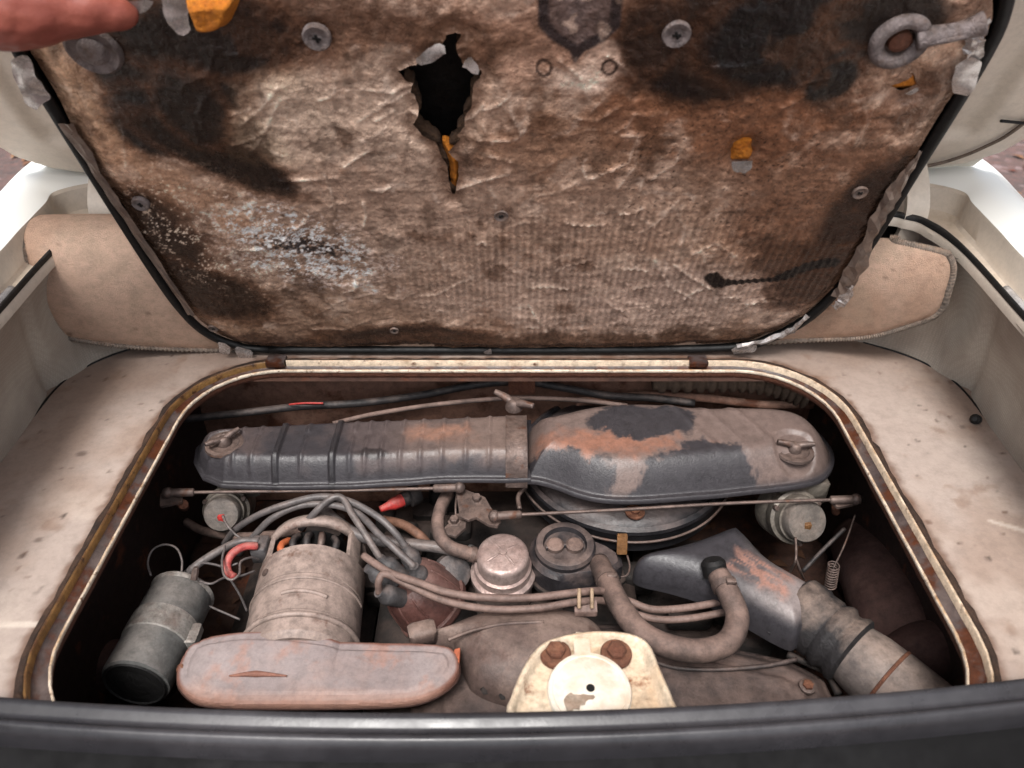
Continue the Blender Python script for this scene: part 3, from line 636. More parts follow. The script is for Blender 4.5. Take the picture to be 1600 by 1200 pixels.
# lid skin behind the pad and its black rim
LSo = (LS - np.array([0, .27])) * np.array([1.020, 1.026]) + np.array([0, .27])
n = len(LSo); V = [LW(u, s, -.004) for u, s in LSo] + [LW(u, s, -.030) for u, s in LSo] + [LW(0, .27, -.034)]
mesh('lid_skin', V, [(i, (i + 1) % n, n + (i + 1) % n, n + i) for i in range(n)] + [(n + i, n + (i + 1) % n, 2 * n) for i in range(n)], blackpaint, el)
rp = np.array([LW(u, s, -.004) for u, s in LSo]); rp = np.vstack([rp, rp[:1]]); V, Fc = tube_geo(rp, .0058, 8, 0); mesh('rim_flange', V, Fc, blackpaint, el)
# orange foam showing through the tears
def lump(name, outline, n0, hh, mat, parent, res=.0015, seed=1):
    return sheet(name, outline, res, lambda x, y, d: n0 + hh * sstep(0, .008, d) + .004 * (fbm(x, y, 120, 3, seed) - .5), lidmap, mat, parent, skirt=.006)
lump('foam', smooth_poly([L(x, y) for x, y in ((690, 232), (708, 238), (722, 252), (722, 285), (710, 318), (704, 300), (700, 270))], 3), -.012, .008, foam, el, seed=2)
lump('foam', [L(x, y) for x, y in ((1138, 262), (1140, 228), (1164, 212), (1184, 220), (1180, 262))], -.009, .005, foam, el, seed=3)
lump('foam', [L(x, y) for x, y in ((1385, 152), (1388, 130), (1440, 110), (1446, 148))], -.010, .005, foam, el, seed=4)
lump('foam', smooth_poly([L(x, y) for x, y in ((292, -20), (298, 15), (308, 34), (330, 40), (352, 36), (366, 20), (372, -20))], 4), .004, .016, foam, el, seed=5)
def strip(name, pts, wd, n0, parent, mat=foil, amp=.006, seed=0, m=4):
    c = catmull([np.array(list(L(x, y)) + [0]) for x, y in pts], 5)[:, :2]; T = np.gradient(c, axis=0); T /= np.linalg.norm(T, axis=1)[:, None]; N = np.stack([-T[:, 1], T[:, 0]], 1); V = []; k = len(c)
    ws = np.interp(np.linspace(0, 1, k), np.linspace(0, 1, len(wd)), wd); rs = np.random.default_rng(seed)
    for i in range(k):
        for j in range(m):
            t = j / (m - 1) - .5; jit = rs.normal(0, .12, 3)
            u = c[i] + N[i] * ws[i] * (t + .25 * (rs.random() - .5) * (abs(t) > .4)) + T[i] * jit[0] * amp * .6
            V.append(LW(u[0], u[1], n0 + amp * (rs.random() - .3) * .8 + amp * .6 * math.cos(t * 3)))
    return mesh(name, V, [(i * m + j, i * m + j + 1, (i + 1) * m + j + 1, (i + 1) * m + j) for i in range(k - 1) for j in range(m - 1)], mat, parent, smooth=False)
def tatter(name, outline, n0, amp, seed):
    return sheet(name, ragged([L(x, y) for x, y in outline], .0014, 2), .0042, lambda x, y, d: n0 + amp * 1.2 * (fbm(x, y, 60, 3, seed) - .3) + amp * (ridged(x, y, 45, 2, seed + 1) - .5), lidmap, foil, el, smooth=False)
foildull = M('dull_foil', (150, 134, 124), dust=(120, 96, 82), da=.35, rough=.36, metal=.6, sc=45, bump=.1, var=.12, up=.2, grime=.25)
strip('foil_edge', [(1438, 232), (1408, 275), (1380, 325), (1356, 372), (1334, 420), (1310, 458)], [.004, .012, .020, .014, .022, .018], .002, el, foildull, .005, 1)
strip('foil_edge', [(1325, 440), (1318, 462), (1302, 474)], [.008, .02, .012], .004, el, foil, .006, 2)
strip('foil_edge', [(1262, 488), (1235, 512), (1195, 528), (1150, 536)], [.006, .012, .010, .005], .003, el, foil, .005, 3)
strip('foil_edge', [(1530, 20), (1520, 50), (1512, 75)], [.016, .014, .01], .004, el, foil, .005, 4)
tatter('foil_flap', [(1490, 95), (1515, 80), (1532, 92), (1522, 120), (1508, 142), (1486, 140), (1482, 120)], .004, .006, 5)
tatter('foil_flap', [(1512, 50), (1536, 48), (1536, 80), (1524, 96), (1506, 88)], .003, .006, 6)
tatter('foil_flap', [(22, 85), (45, 78), (60, 110), (82, 150), (62, 160), (42, 150), (30, 120)], .004, .007, 7)
tatter('foil_flap', [(256, -15), (300, -15), (296, 15), (302, 42), (280, 44), (268, 30)], .006, .006, 8)
tatter('foil_flap', [(190, -15), (250, -20), (232, 4), (196, 10)], .012, .004, 9)
tatter('foil_flap', [(636, 100), (668, 70), (694, 62), (700, 70), (690, 84), (664, 94)], .002, .008, 10)
tatter('foil_flap', [(722, 100), (736, 84), (748, 100), (752, 114), (736, 110)], .001, .007, 11)
tatter('foil_flap', [(1142, 247), (1174, 245), (1174, 258), (1162, 266), (1146, 263)], .003, .004, 12)
tatter('foil_flap', [(340, 532), (362, 534), (360, 548), (345, 546)], .003, .005, 13)
tatter('foil_flap', [(368, 538), (398, 544), (396, 556), (374, 554)], .003, .005, 14)
tatter('foil_flap', [(1140, 538), (1180, 534), (1182, 542), (1146, 548)], .003, .005, 15)
tatter('foil_flap', [(1405, 146), (1432, 132), (1436, 140), (1412, 152)], .002, .003, 16)
tatter('foil_flap', [(752, 548), (768, 540), (768, 552)], .003, .004, 17)
strip('foil_edge', [(104, 190), (152, 268), (192, 330), (232, 390), (300, 490)], [.012, .010, .009, .010, .008], .001, el, foildull, .003, 18)
# plate washers with a cross-slot clip
dullclip = M('dull_clip', (112, 98, 92), dust=(128, 104, 90), da=.4, rough=.6, sc=120, up=.2)
def clip(px, py, r):
    u, s = L(px, py); c = LW(u, s, .001 if r > .0085 else -.001); wm = washer_m if r > .0085 else dullclip; a0 = random.uniform(0, 3)
    o = lathe('clip_washer', [(r, -.003), (r, .0005), (r * .9, .0018), (r * .62, .0012), (r * .55, .0005), (r * .2, .0008)], c, LN, wm, el, 20, 50)
    for a in (a0, a0 + 1.2):
        d = LX * math.cos(a) + LE * math.sin(a); e = np.cross(LN, d); block('slot', c + LN * .0012, d * r * .30, e * r * .09, LN * .0006, blackpaint, o)
for px, py, r in ((495, 58, .0118), (1057, 53, .0118), (220, 318, .0088), (783, 338, .0078), (1344, 302, .0080), (333, 514, .0065), (616, 517, .006), (962, 512, .006)): clip(px, py, r)
u, s = L(147, 76); c = LW(u, s, .002); o = lathe('spring_mount', [(.023, -.006), (.023, .0), (.020, .003), (.016, .001), (.013, .001), (.010, .006), (.004, .0075)], c, LN, washer_m, el, 28, 50)
# pear-shaped prop bracket at the upper right
u, s = L(1405, 62); c = LW(u, s, .003)
lathe('bracket_ring', [(.0235, -.006), (.0238, .002), (.0205, .0055), (.0150, .0050), (.0122, .001), (.0112, -.003), (.005, -.003)], c, LN, washer_m, el, 30, 60)
u2, s2 = L(1400, 62); lathe('rusty_stud', [(.0095, -.003), (.0088, .001), (.006, .0025), (.002, .003)], LW(u, s, .003), LN, rustbolt, el, 16)
tube('bracket_arm', [HW(x, y, .006) for x, y in ((1432, 62), (1455, 56), (1490, 50), (1515, 44), (1538, 36))], [.0085, .0080, .0070, .0080, .0095], washer_m, el, 12)
tube('arm_fold', [HW(x, y, .012) for x, y in ((1445, 68), (1480, 62), (1512, 56))], [.002, .003, .002], washer_m, el, 8)

# ================================================================ hand holding the lid
def capsule(pts, r): return tube_geo(pts, r, 14, 6)
hv = []; hf = []
def addc(pts, r):
    p = [np.array(q, float) for q in pts]; d0 = p[0] - p[1]; d1 = p[-1] - p[-2]; r = list(r)
    p = [p[0] + d0 / np.linalg.norm(d0) * r[0] * .75] + p + [p[-1] + d1 / np.linalg.norm(d1) * r[-1] * .75]; r = [r[0] * .45] + r + [r[-1] * .45]
    V, Fc = tube_geo(p, r, 16, 6); b = len(hv); hv.extend(V); hf.extend([tuple(i + b for i in f) for f in Fc])
tip = HW(196, 22, .018); ip = HW(150, 17, .024); ip2 = HW(100, 16, .030); mcp = HW(30, 13, .038); cmc = HW(-60, 5, .040)
wrist = cmc + np.array([-.06, -.02, .005]); palm = LW(-.435, .505, -.01)
addc([tip, ip, ip2, mcp, cmc], [.0118, .0165, .0205, .0285, .032]); addc([cmc, wrist, wrist + np.array([-.16, -.06, -.03])], [.024, .027, .034])
for k, (ln, ds) in enumerate(((.07, .0), (.078, .02), (.074, .04), (.058, .058))):
    kn = LW(-.428, .475 + ds, -.006 - .0 * k); b = LW(-.415, .478 + ds, -.044); e = LW(-.415 + ln * .6, .480 + ds * .95, -.046); f = LW(-.415 + ln, .481 + ds * .9, -.043)
    addc([cmc + np.array([-.012, .01, ds * .6]), kn], [.017, .0115]); addc([kn, b, e, f], [.0112, .0100, .0092, .0078])
hand = mesh('person', hv, hf, skin); rm = hand.modifiers.new('remesh', 'REMESH'); rm.mode = 'VOXEL'; rm.voxel_size = .0018; rm.use_smooth_shade = True
tx = bpy.data.textures.new('skin_folds', 'CLOUDS'); tx.noise_scale = .012; dm = hand.modifiers.new('folds', 'DISPLACE'); dm.texture = tx; dm.strength = .0035; dm.mid_level = .5
sm = hand.modifiers.new('smooth', 'SMOOTH'); sm.iterations = 10; sm.factor = .6
tag(hand, 'bare hand gripping the corner of the raised engine hatch', 'person')

# ================================================================ engine bay
# --- engine case and tinware below everything
ec = thing('engine_block', 'dark grimy engine block deep in the engine bay', 'engine', (0, .55, -.42))
block('crankcase', (0.0, .60, -.27), (.16, 0, 0), (0, .20, 0), (0, 0, .07), enginem, ec)
for sgn in (-1, 1):
    block('cylinder_head', (sgn * .26, .62, -.29), (.09, 0, 0), (0, .12, 0), (0, 0, .05), enginem, ec)
    tube('intake_manifold', [(sgn * .29, .69, -.20), (sgn * .29, .66, -.22), (sgn * .26, .60, -.25)], .022, enginem, ec)
for k in range(26):
    x = random.uniform(-.3, .3); y = random.uniform(.5, .8); block('casting_lug', (x, y, -.205 + random.uniform(-.02, .02)), (random.uniform(.01, .03), 0, 0), (0, random.uniform(.01, .025), 0), (0, 0, random.uniform(.01, .03)), enginem, ec, .25)
tn = thing('engine_tin', 'broad dusty grey sheet metal cover beneath the looped breather hose', 'engine cover', tuple(G(1050, 1060, -.2)))
sheet('panel', GXY([(690, 1000), (760, 975), (960, 965), (1230, 1020), (1290, 1050), (1330, 1130), (1330, 1190), (640, 1190), (640, 1060)], -.145), .003, lambda x, y, d: .012 * sstep(0, .02, d) + .002 * fbm(x, y, 20, 3, 8) + .004 * sstep(.03, .036, d), flat(-.158), tinm, tn, None, skirt=.03)
tube('pressed_bead', [G(x, y, -.139) for x, y in ((1010, 1030), (1060, 1044), (1130, 1046), (1200, 1040), (1245, 1030))], .0026, tinm, tn, 8)
for px, py in ((1262, 1072),):
    o = lathe('screw_washer', [(.0085, -.003), (.0085, .0006), (.007, .0012)], G(px, py, -.1395), (0, 0, 1), steel, tn, 16); lathe('screw_head', [(.0055, .0008), (.0055, .004), (.0035, .005)], G(px, py, -.1395), (0, 0, 1), rustbolt, o, 6)
tube('edge_trim', [G(x, y, -.150) for x, y in ((1230, 1022), (1262, 1036), (1292, 1052), (1310, 1085))], .004, enginem, tn, 8)
fh = thing('fan_housing', 'dusty brown rounded fan housing behind the cream latch bracket', 'fan housing', tuple(G(800, 1030, -.2)))
ho = smooth_poly(GXY([(655, 992), (700, 975), (745, 958), (800, 950), (870, 950), (915, 960), (945, 985), (960, 1030), (940, 1080), (860, 1100), (790, 1090), (740, 1070), (722, 1040), (705, 1010)], -.125), 5)
sheet('scroll_casing', ho, .003, lambda x, y, d: .040 * np.sqrt(np.clip(1 - (1 - np.clip(d / .05, 0, 1)) ** 2, 0, 1)) + .003 * fbm(x, y, 30, 3, 3), flat(-.140), fanm, fh, skirt=.05)
tube('casting_seam', [G(x, y, -.100) for x, y in ((700, 1000), (740, 985), (790, 975), (850, 972))], .002, fanm, fh)
block('lug', G(660, 990, -.12), (.014, .004, 0), (-.003, .010, 0), (0, 0, .012), fanm, fh, .3); 
for px, py in ((753, 1072), (780, 1080)): lathe('stud_nut', [(.007, 0), (.007, .010), (.0045, .012), (.0045, .018)], G(px, py, -.14), (.2, -.6, .6), enginem, fh, 6)

# --- loose clutter in the corners: dead leaves and grit on the bay floor ledge
V = []; Fc = []
for k in range(260):
    sx = random.choice((-1, 1)); x = sx * random.uniform(.22, .44); y = random.uniform(.34, .84); a_ = random.uniform(0, 6.3); l = random.uniform(.004, .014); b_ = len(V)
    for (u_, v_, z_) in ((-1, 0, 0), (0, -.5, .3), (1, 0, .1), (0, .5, .4)): V.append((x + l * (u_ * math.cos(a_) - v_ * math.sin(a_)), y + l * (u_ * math.sin(a_) + v_ * math.cos(a_)), -.290 + l * z_))
    Fc.append((b_, b_ + 1, b_ + 2, b_ + 3))
lg = mesh('leaf_debris', V, Fc, M('bay_leaf', (120, 84, 60), dust=(84, 56, 42), da=.3, rough=.9, sc=3)); lg['kind'] = 'stuff'; tag(lg, 'brown leaf scraps lying on the ledges down in the engine bay', 'leaf scraps')
for sgn, lab in ((-1, 'brown sheet metal ledge beneath the ignition coil'), (1, 'brown sheet metal ledge beneath the fat heater duct')):
    o = sheet('bay_ledge', [(sgn * .20, .33), (sgn * .465, .33), (sgn * .465, .86), (sgn * .20, .86)], .006, lambda x, y, d: .006 * fbm(x, y, 25, 3, 5) + .006 * (np.sin(y * 60) > .6), flat(-.300), baywall, None, skirt=.02); tag(o, lab, 'ledge')
# --- generator
gx, gz = -.222, -.138
gen = thing('generator', 'dusty cylindrical generator between coil and distributor', 'generator', (gx, .53, -.22))
R = .061; A = np.array([.075, -1, .02]); A /= np.linalg.norm(A); gb = np.array([gx - .008, .588, gz - .004])
lathe('body', [(R * .90, .0), (R, .004), (R, .044), (R * .98, .0445), (R * .98, .0470), (R, .0475), (R, .092), (R * .98, .0925), (R * .98, .0955), (R * 1.0, .096), (R * .99, .118), (R * .9, .124)], gb, A, genm, gen, 48, 30)
# slotted end bell
u, v, a = basis(A); V = []; Fc = []
ring = 40
for (rr, hh) in ((R * .84, -.050), (R * .93, -.047), (R * .98, -.034), (R * .87, -.031), (R * .80, -.045)):
    for k in range(ring): t = 2 * math.pi * k / ring; V.append(gb + a * hh + (u * math.cos(t) + v * math.sin(t)) * rr)
Fc = [(i * ring + k, i * ring + (k + 1) % ring, ((i + 1) % 5) * ring + (k + 1) % ring, ((i + 1) % 5) * ring + k) for i in range(5) for k in range(ring)]
up0 = max(np.linspace(0, 6.28, 400), key=lambda t: (u * math.cos(t) + v * math.sin(t))[2])
mesh('end_ring', V, Fc, genm, gen)
for t in (up0 + 1.05, up0 - 1.05, up0 + 2.2, up0 - 2.2):
    d = u * math.cos(t) + v * math.sin(t); e = -u * math.sin(t) + v * math.cos(t); block('end_rib', gb + d * R * .93 + a * -.018, d * .003, e * .009, a * .020, genm, gen)
for k, dt_ in enumerate((-.62, -.3, .0, .3, .6)):
    d = u * math.cos(up0 + dt_) + v * math.sin(up0 + dt_); tube('brush_lead', [gb + d * R * .80 + a * .002, gb + d * R * .90 + a * -.010, gb + d * R * .74 + a * -.026], .0044, (blackwire, steel, blackwire, blackwire, M('orange_wire', (190, 100, 60), rough=.6))[k], gen, 6)
lathe('commutator', [(R * .70, -.034), (R * .70, .004)], gb, A, blackpaint, gen, 30)
d = u * math.cos(2.0) + v * math.sin(2.0)
def ong(t, h, r=R):
    return gb + a * h + (u * math.cos(t) + v * math.sin(t)) * r
up_t = max(np.linspace(0, 6.28, 400), key=lambda t: ong(t, 0)[2])
sg = 1 if ong(up_t + .3, 0)[0] < ong(up_t, 0)[0] else -1
lathe('screw', [(.0045, -.002), (.0045, .0018), (.003, .0026)], ong(up_t + sg * .75, .028), ong(up_t + sg * .75, 0, 1) - ong(up_t + sg * .75, 0, 0), steel, gen, 10)
tube('pressed_slot', [ong(up_t + sg * t, .070 + .012 * t * t, R * 1.004) for t in np.linspace(-.55, .25, 7)], .0024, genm, gen, 8)
tube('clamp_strap', [ong(up_t + sg * t, .100, R * 1.01) for t in np.linspace(-1.5, 1.5, 25)], .0032, genm, gen, 8, 2)
tube('clamp_strap', [ong(up_t + sg * t, .052, R * 1.005) for t in np.linspace(-1.5, 1.5, 25)], .0016, genm, gen, 8, 2)
block('terminal_box', G(408, 858, -.11), (.009, 0, 0), (0, .012, 0), (0, 0, .012), bootm, gen)

# --- belt cover
bc = thing('belt_cover', 'rust-blotched flat belt cover in front of the generator', 'belt cover', tuple(G(500, 1050, -.17)))
bo = chaikin(GXY([(290, 1008), (312, 998), (376, 996), (470, 998), (560, 1001), (690, 1003), (714, 1014), (720, 1044), (706, 1068), (664, 1092), (612, 1099), (450, 1101), (322, 1099), (290, 1087), (269, 1058)], -.100), 2)
hc = G(400, 1010, -.1)
def belt_h(x, y, d): return .003 * np.sqrt(np.clip(1 - (1 - np.clip(d / .003, 0, 1)) ** 2, 0, 1)) + .002 * sstep(.010, .013, d) + .014 * np.clip(1 - ((x - hc[0] - .012) / .072) ** 2, 0, 1) ** .7 * sstep(.412, .470, y) + .0012 * (fbm(x, y, 40, 3, 5) - .5)
def belt_c(x, y, d):
    c = np.tile(lin((160, 147, 145)), (len(x), 1)); n = fbm(x, y, 18, 6, 41); n2 = fbm(x, y, 60, 5, 42)
    c = mixc(c, (146, 132, 130), sstep(.45, .65, n) * .8); c = mixc(c, (168, 144, 136), sstep(.46, .72, fbm(x, y, 16, 6, 43, .62)) * .6); c = mixc(c, (178, 126, 104), sstep(.56, .74, fbm(x, y, 30, 6, 44, .65)) * .45)
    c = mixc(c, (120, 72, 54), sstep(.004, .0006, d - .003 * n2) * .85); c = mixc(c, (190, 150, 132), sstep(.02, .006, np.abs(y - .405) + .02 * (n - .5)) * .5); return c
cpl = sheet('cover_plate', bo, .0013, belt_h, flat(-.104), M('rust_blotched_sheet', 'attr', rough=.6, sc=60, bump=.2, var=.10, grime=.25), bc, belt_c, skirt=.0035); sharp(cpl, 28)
e = np.array(list(bo)); dark = [(p[0], p[1], -.1085) for p in e]; dark.append(dark[0]); tube('edge_flange', dark, .0012, M('dark_edge_gap', (70, 44, 36), rough=.8), bc, 6, 1)  # dark tube draws the shaded gap below the cover's edge
tube('pressed_rib', [G(x, y, -.094) for x, y in ((358, 1056), (400, 1053), (448, 1056))], [.0008, .0032, .0008], M('rib_rust', (150, 104, 88), rough=.7), bc, 8)
block('bent_tab', G(714, 1030, -.108), (.003, .001, 0), (0, .009, 0), (0, 0, .006), M('orange_rust', (200, 112, 80), rough=.8, sc=50), bc)
lathe('screw', [(.005, -.003), (.005, .002), (.003, .003)], G(283, 1045, -.105), (-.5, -.3, .8), rustbolt, bc, 8)

# --- ignition coil
co = thing('ignition_coil', 'grey cylindrical ignition coil with a clamped middle band', 'ignition coil', tuple(G(240, 1000, -.19)))
cb = G(284, 930, -.128); cf = G(212, 1066, -.120); ax = cf - cb; ln = np.linalg.norm(ax)
r = .0345
lathe('can', [(r * .86, -.004), (r * .97, -.002), (r, .002), (r, ln * .97), (r * .98, ln), (r * .86, ln + .002), (r * .82, ln - .003), (r * .70, ln - .008), (r * .2, ln - .008)], cb, ax, coilm, co, 40, 35)
lathe('end_cap', [(r * .93, ln + .0025), (r * .88, ln + .004), (r * .80, ln + .001), (r * .66, ln + .0015), (r * .5, ln + .003), (r * .1, ln + .0035)], cb, ax, rubber, co, 36, 45)
lathe('clamp_band', [(r * 1.0, ln * .36), (r * 1.045, ln * .37), (r * 1.045, ln * .60), (r * 1.0, ln * .61)], cb, ax, bandm, co, 40, 35)
block('clamp_lug', cb + ax * .52 + np.array([.034, 0, .004]), (.010, 0, 0), (0, .012, 0), (0, 0, .006), bandm, co)
lathe('rear_rim', [(r * 1.0, -.004), (r * 1.04, -.002), (r * 1.0, .003)], cb, ax, bandm, co, 36)
lathe('terminal', [(.004, 0), (.004, .010), (.0025, .014)], G(303, 905, -.095), (.2, .5, .8), steel, co, 8)
tube('loop_wire', [G(x, y, z) for x, y, z in ((236, 900, -.10), (231, 880, -.095), (238, 860, -.09), (256, 851, -.088), (275, 856, -.09), (284, 874, -.095), (284, 893, -.10))], .0013, leadm, co, 6)

# --- distributor
di = thing('distributor', 'reddish brown distributor cap with grey lead boots', 'distributor', tuple(G(670, 960, -.22)))
db = G(678, 948, -.175); dt = G(622, 893, -.115); dax = dt - db; dl = np.linalg.norm(dax)
lathe('cap', [(.042, -.004), (.043, .004), (.041, dl * .30), (.038, dl * .55), (.034, dl * .72), (.028, dl * .80), (.010, dl * .82)], db, dax, capm, di, 36, 35)
lathe('bowl', [(.030, -.06), (.034, -.03), (.040, -.022), (.041, -.004)], db, dax, enginem, di, 30)
u, v, a = basis(dax)
for k in range(10):
    t = k * .628; e_ = u * math.cos(t) + v * math.sin(t); tube('cap_rib', [db + a * .004 + e_ * .0425, db + a * dl * .5 + e_ * .0385, db + a * dl * .74 + e_ * .0325], .0016, capm, di, 6)
lathe('cap_skirt', [(.0425, -.002), (.0455, .0), (.0455, .006), (.0425, .008)], db, dax, capm, di, 36, 35)
boots = [(638, 864), (602, 880), (584, 893), (651, 893), (600, 928)]
BT = []
for (px, py) in boots:
    p = G(px, py, -.108); q = db + (p - db) * .70
    lathe('lead_boot', [(.0105, -.030), (.0110, -.012), (.0115, -.004), (.0095, .0), (.0062, .004), (.0055, .010)], p, p - q, bootm, di, 18); BT.append(p + (p - q) / np.linalg.norm(p - q) * .008)
lathe('vacuum_unit', [(.010, -.03), (.021, -.018), (.023, -.004), (.021, .008), (.012, .012)], G(706, 895, -.15), (.3, -.5, .7), bootm, di, 24)
lathe('condenser', [(.010, 0), (.010, .03), (.006, .032)], G(716, 885, -.16), (.6, .2, .6), coilm, di, 16)
tube('spring_clip', [G(690, 900, -.13), G(700, 925, -.135), G(698, 950, -.15)], .002, steel, di, 6)

# --- fuel pump
fp = thing('fuel_pump', 'silver domed fuel pump with a cross pressed in its top', 'fuel pump', tuple(G(787, 930, -.2)))
fc = G(786, 888, -.135)
lathe('pump_base', [(.034, -.055), (.036, -.02), (.0385, -.014), (.0385, -.006), (.034, -.003), (.033, .004)], fc, (0, -.08, 1), silver, fp, 40, 35)
lathe('dome', [(.0335, .003), (.0335, .007), (.0305, .009), (.0302, .024), (.0295, .0275), (.0270, .0298), (.0245, .0304), (.012, .0318), (.002, .0322)], fc, (0, -.08, 1), silver, fp, 40, 40)
for t in (.6, 2.2, 3.75, 5.35):
    d = np.array([math.cos(t), math.sin(t), 0]); tube('pressed_rib', [fc + np.array([0, -.0026, .0322]) + d * .006, fc + np.array([0, -.0026, .0316]) + d * .014, fc + np.array([0, -.0026, .0306]) + d * .022], [.001, .0018, .0008], silver, fp, 8)
lathe('dome_button', [(.005, .030), (.0045, .0338), (.002, .0342)], fc + np.array([0, -.003, 0]), (0, 0, 1), silver, fp, 16)

p_, q_ = G(738, 866, -.121), G(752, 870, -.125); lathe('hose_clamp', [(.0084, -.003), (.0096, -.003), (.0096, .003), (.0084, .003)], p_, q_ - p_, steel, fp, 20)
# --- oil filler with breather
of = thing('oil_filler', 'black oil filler housing with ridged round cap', 'oil filler', tuple(G(890, 880, -.2)))
oc = G(884, 852, -.115)
tp_ = [(oc[0] - .043 * math.cos(t), oc[1] + .043 * math.sin(t)) for t in np.linspace(-1.45, 1.35, 18)]; e1 = G(958, 868, -.12)
tear = tp_ + [(e1[0] - .002, e1[1] + .018), (e1[0] + .010, e1[1] + .006), (e1[0] + .011, e1[1] - .008), (e1[0] - .002, e1[1] - .020)]
plate('flange', [(oc[0] + (x - oc[0]) * 1.09, oc[1] + (y - oc[1]) * 1.09) for x, y in tear], -.158, -.152, enginem, of)
plate('housing', tear, -.154, -.122, M('satin_black_housing', (56, 53, 56), dust=(128, 110, 104), da=.15, rough=.45, sc=25), of, .006)
cc = np.array([oc[0] - .001, oc[1], -.122])
lathe('filler_cap', [(.036, 0), (.0365, .006), (.034, .010), (.031, .0108), (.026, .0105), (.0245, .004), (.004, .004)], cc, (0, 0, 1), darkmetal, of, 40, 35)
for sx in (-1, 1): lathe('cap_lobe', [(.0105, .0), (.0105, .006), (.008, .0085), (.002, .009)], cc + np.array([sx * .0115, 0, .003]), (0, 0, 1), hosem, of, 20)
block('cap_rib', cc + np.array([0, 0, .006]), (.0225, .004, 0), (-.0004, .002, 0), (0, 0, .0035), darkmetal, of)
block('bracket', G(905, 908, -.150), (.022, 0, 0), (0, .010, .002), (0, 0, .003), darkmetal, of)
lathe('bracket_hole', [(.004, 0), (.0042, .0006)], G(906, 910, -.1465), (0, -.15, 1), blackpaint, of, 12)

# --- breather hose, looped
bh = thing('breather_hose', 'thick dusty breather hose looping from oil filler to intake horn', 'hose', tuple(G(1060, 1010, -.15)))
tube('rubber_hose', [G(x, y, z) for x, y, z in ((936, 880, -.125), (948, 905, -.108), (968, 945, -.098), (998, 985, -.095), (1040, 1008, -.095), (1092, 1017, -.095), (1136, 1004, -.095), (1152, 968, -.090), (1140, 930, -.082), (1122, 898, -.080))], .0122, hosem, bh, 16, 8, .015)
for (ax_, ay_, az_), (bx_, by_, bz_) in (((948, 905, -.108), (960, 930, -.102)), ((1131, 914, -.081), (1140, 932, -.083))):
    p_, q_ = G(ax_, ay_, az_), G(bx_, by_, bz_); lathe('hose_clamp', [(.0124, -.003), (.0136, -.003), (.0136, .004), (.0124, .004)], p_, q_ - p_, steel, bh, 24); block('clamp_screw', p_ + np.array([.004, -.006, .013]), (.005, 0, 0), (0, .003, 0), (0, 0, .003), steel, bh)
lathe('hose_elbow', [(.0135, -.004), (.0135, .010), (.010, .014)], G(1117, 893, -.082), (-.2, .5, .8), rubber, bh, 16)

# --- air cleaner
ZA = -.068
ac = thing('air_cleaner', 'long black air cleaner patched with brown dust and rust', 'air cleaner', tuple(G(800, 740, -.12)))
ld = GXY([(302, 722), (306, 700), (322, 686), (350, 678), (440, 673), (560, 667), (700, 662), (800, 657), (830, 656), (830, 748), (790, 749), (700, 749), (640, 753), (540, 759), (430, 760), (345, 757), (315, 745)], ZA)
rb = chaikin(GXY([(815, 662), (860, 655), (900, 644), (960, 636), (1030, 638), (1085, 645), (1150, 642), (1215, 645), (1262, 660), (1292, 684), (1307, 712), (1300, 738), (1270, 754), (1200, 763), (1090, 773), (1010, 780), (950, 780), (905, 771), (868, 756), (840, 748), (815, 748)], ZA), 2)
ribx = [G(x, 705, ZA)[0] for x in (385, 412, 486, 558, 580, 604, 632, 662, 694, 730, 765)]; bandx = [G(x, 705, ZA)[0] for x in (448, 532)]
wn = [G(350, 690, -.04), G(1242, 700, -.04)]
def prof_h(d, rim, rise, R_): return rise * np.sin(np.pi / 2 * np.clip((d - rim) / R_, 0, 1))
def left_h(x, y, d):
    h = prof_h(d, .0045, .028, .023); c = np.zeros_like(x); ym = G(600, 705, ZA)[1]
    for rx in ribx: c += np.exp(-((x - rx) / .0028) ** 2)
    h += .0022 * c * sstep(.006, .012, d) * (1 - .8 * np.exp(-((y - ym) / .006) ** 2))
    for rx in bandx: h += .0045 * sstep(.0042, .0028, np.abs(x - rx)) * sstep(.003, .006, d); 
    r = np.hypot(x - wn[0][0], y - wn[0][1]); h -= .005 * sstep(.027, .019, r) * sstep(.005, .012, d)
    return h + .0012 * (fbm(x, y, 35, 3, 14) - .5)
def right_h(x, y, d):
    h = prof_h(d, .006, .036, .036); r = np.hypot(x - wn[1][0], y - wn[1][1]); h -= .005 * sstep(.030, .022, r) * sstep(.005, .012, d)
    for px in (1095, 1140, 1185): 
        rx = G(px, 680, ZA)[0]; h += .0016 * np.exp(-((x - rx + (y - .7) * .5) / .006) ** 2) * sstep(.68, .71, y)
    return h + .0012 * (fbm(x, y, 30, 3, 15) - .5) + .002 * (fbm(x, y, 9, 2, 16) - .5)
def soot(x, y, d, seed):
    c = np.tile(lin((60, 57, 60)), (len(x), 1)); n = fbm(x, y, 20, 6, seed); n2 = fbm(x, y, 70, 5, seed + 1); return c, n, n2
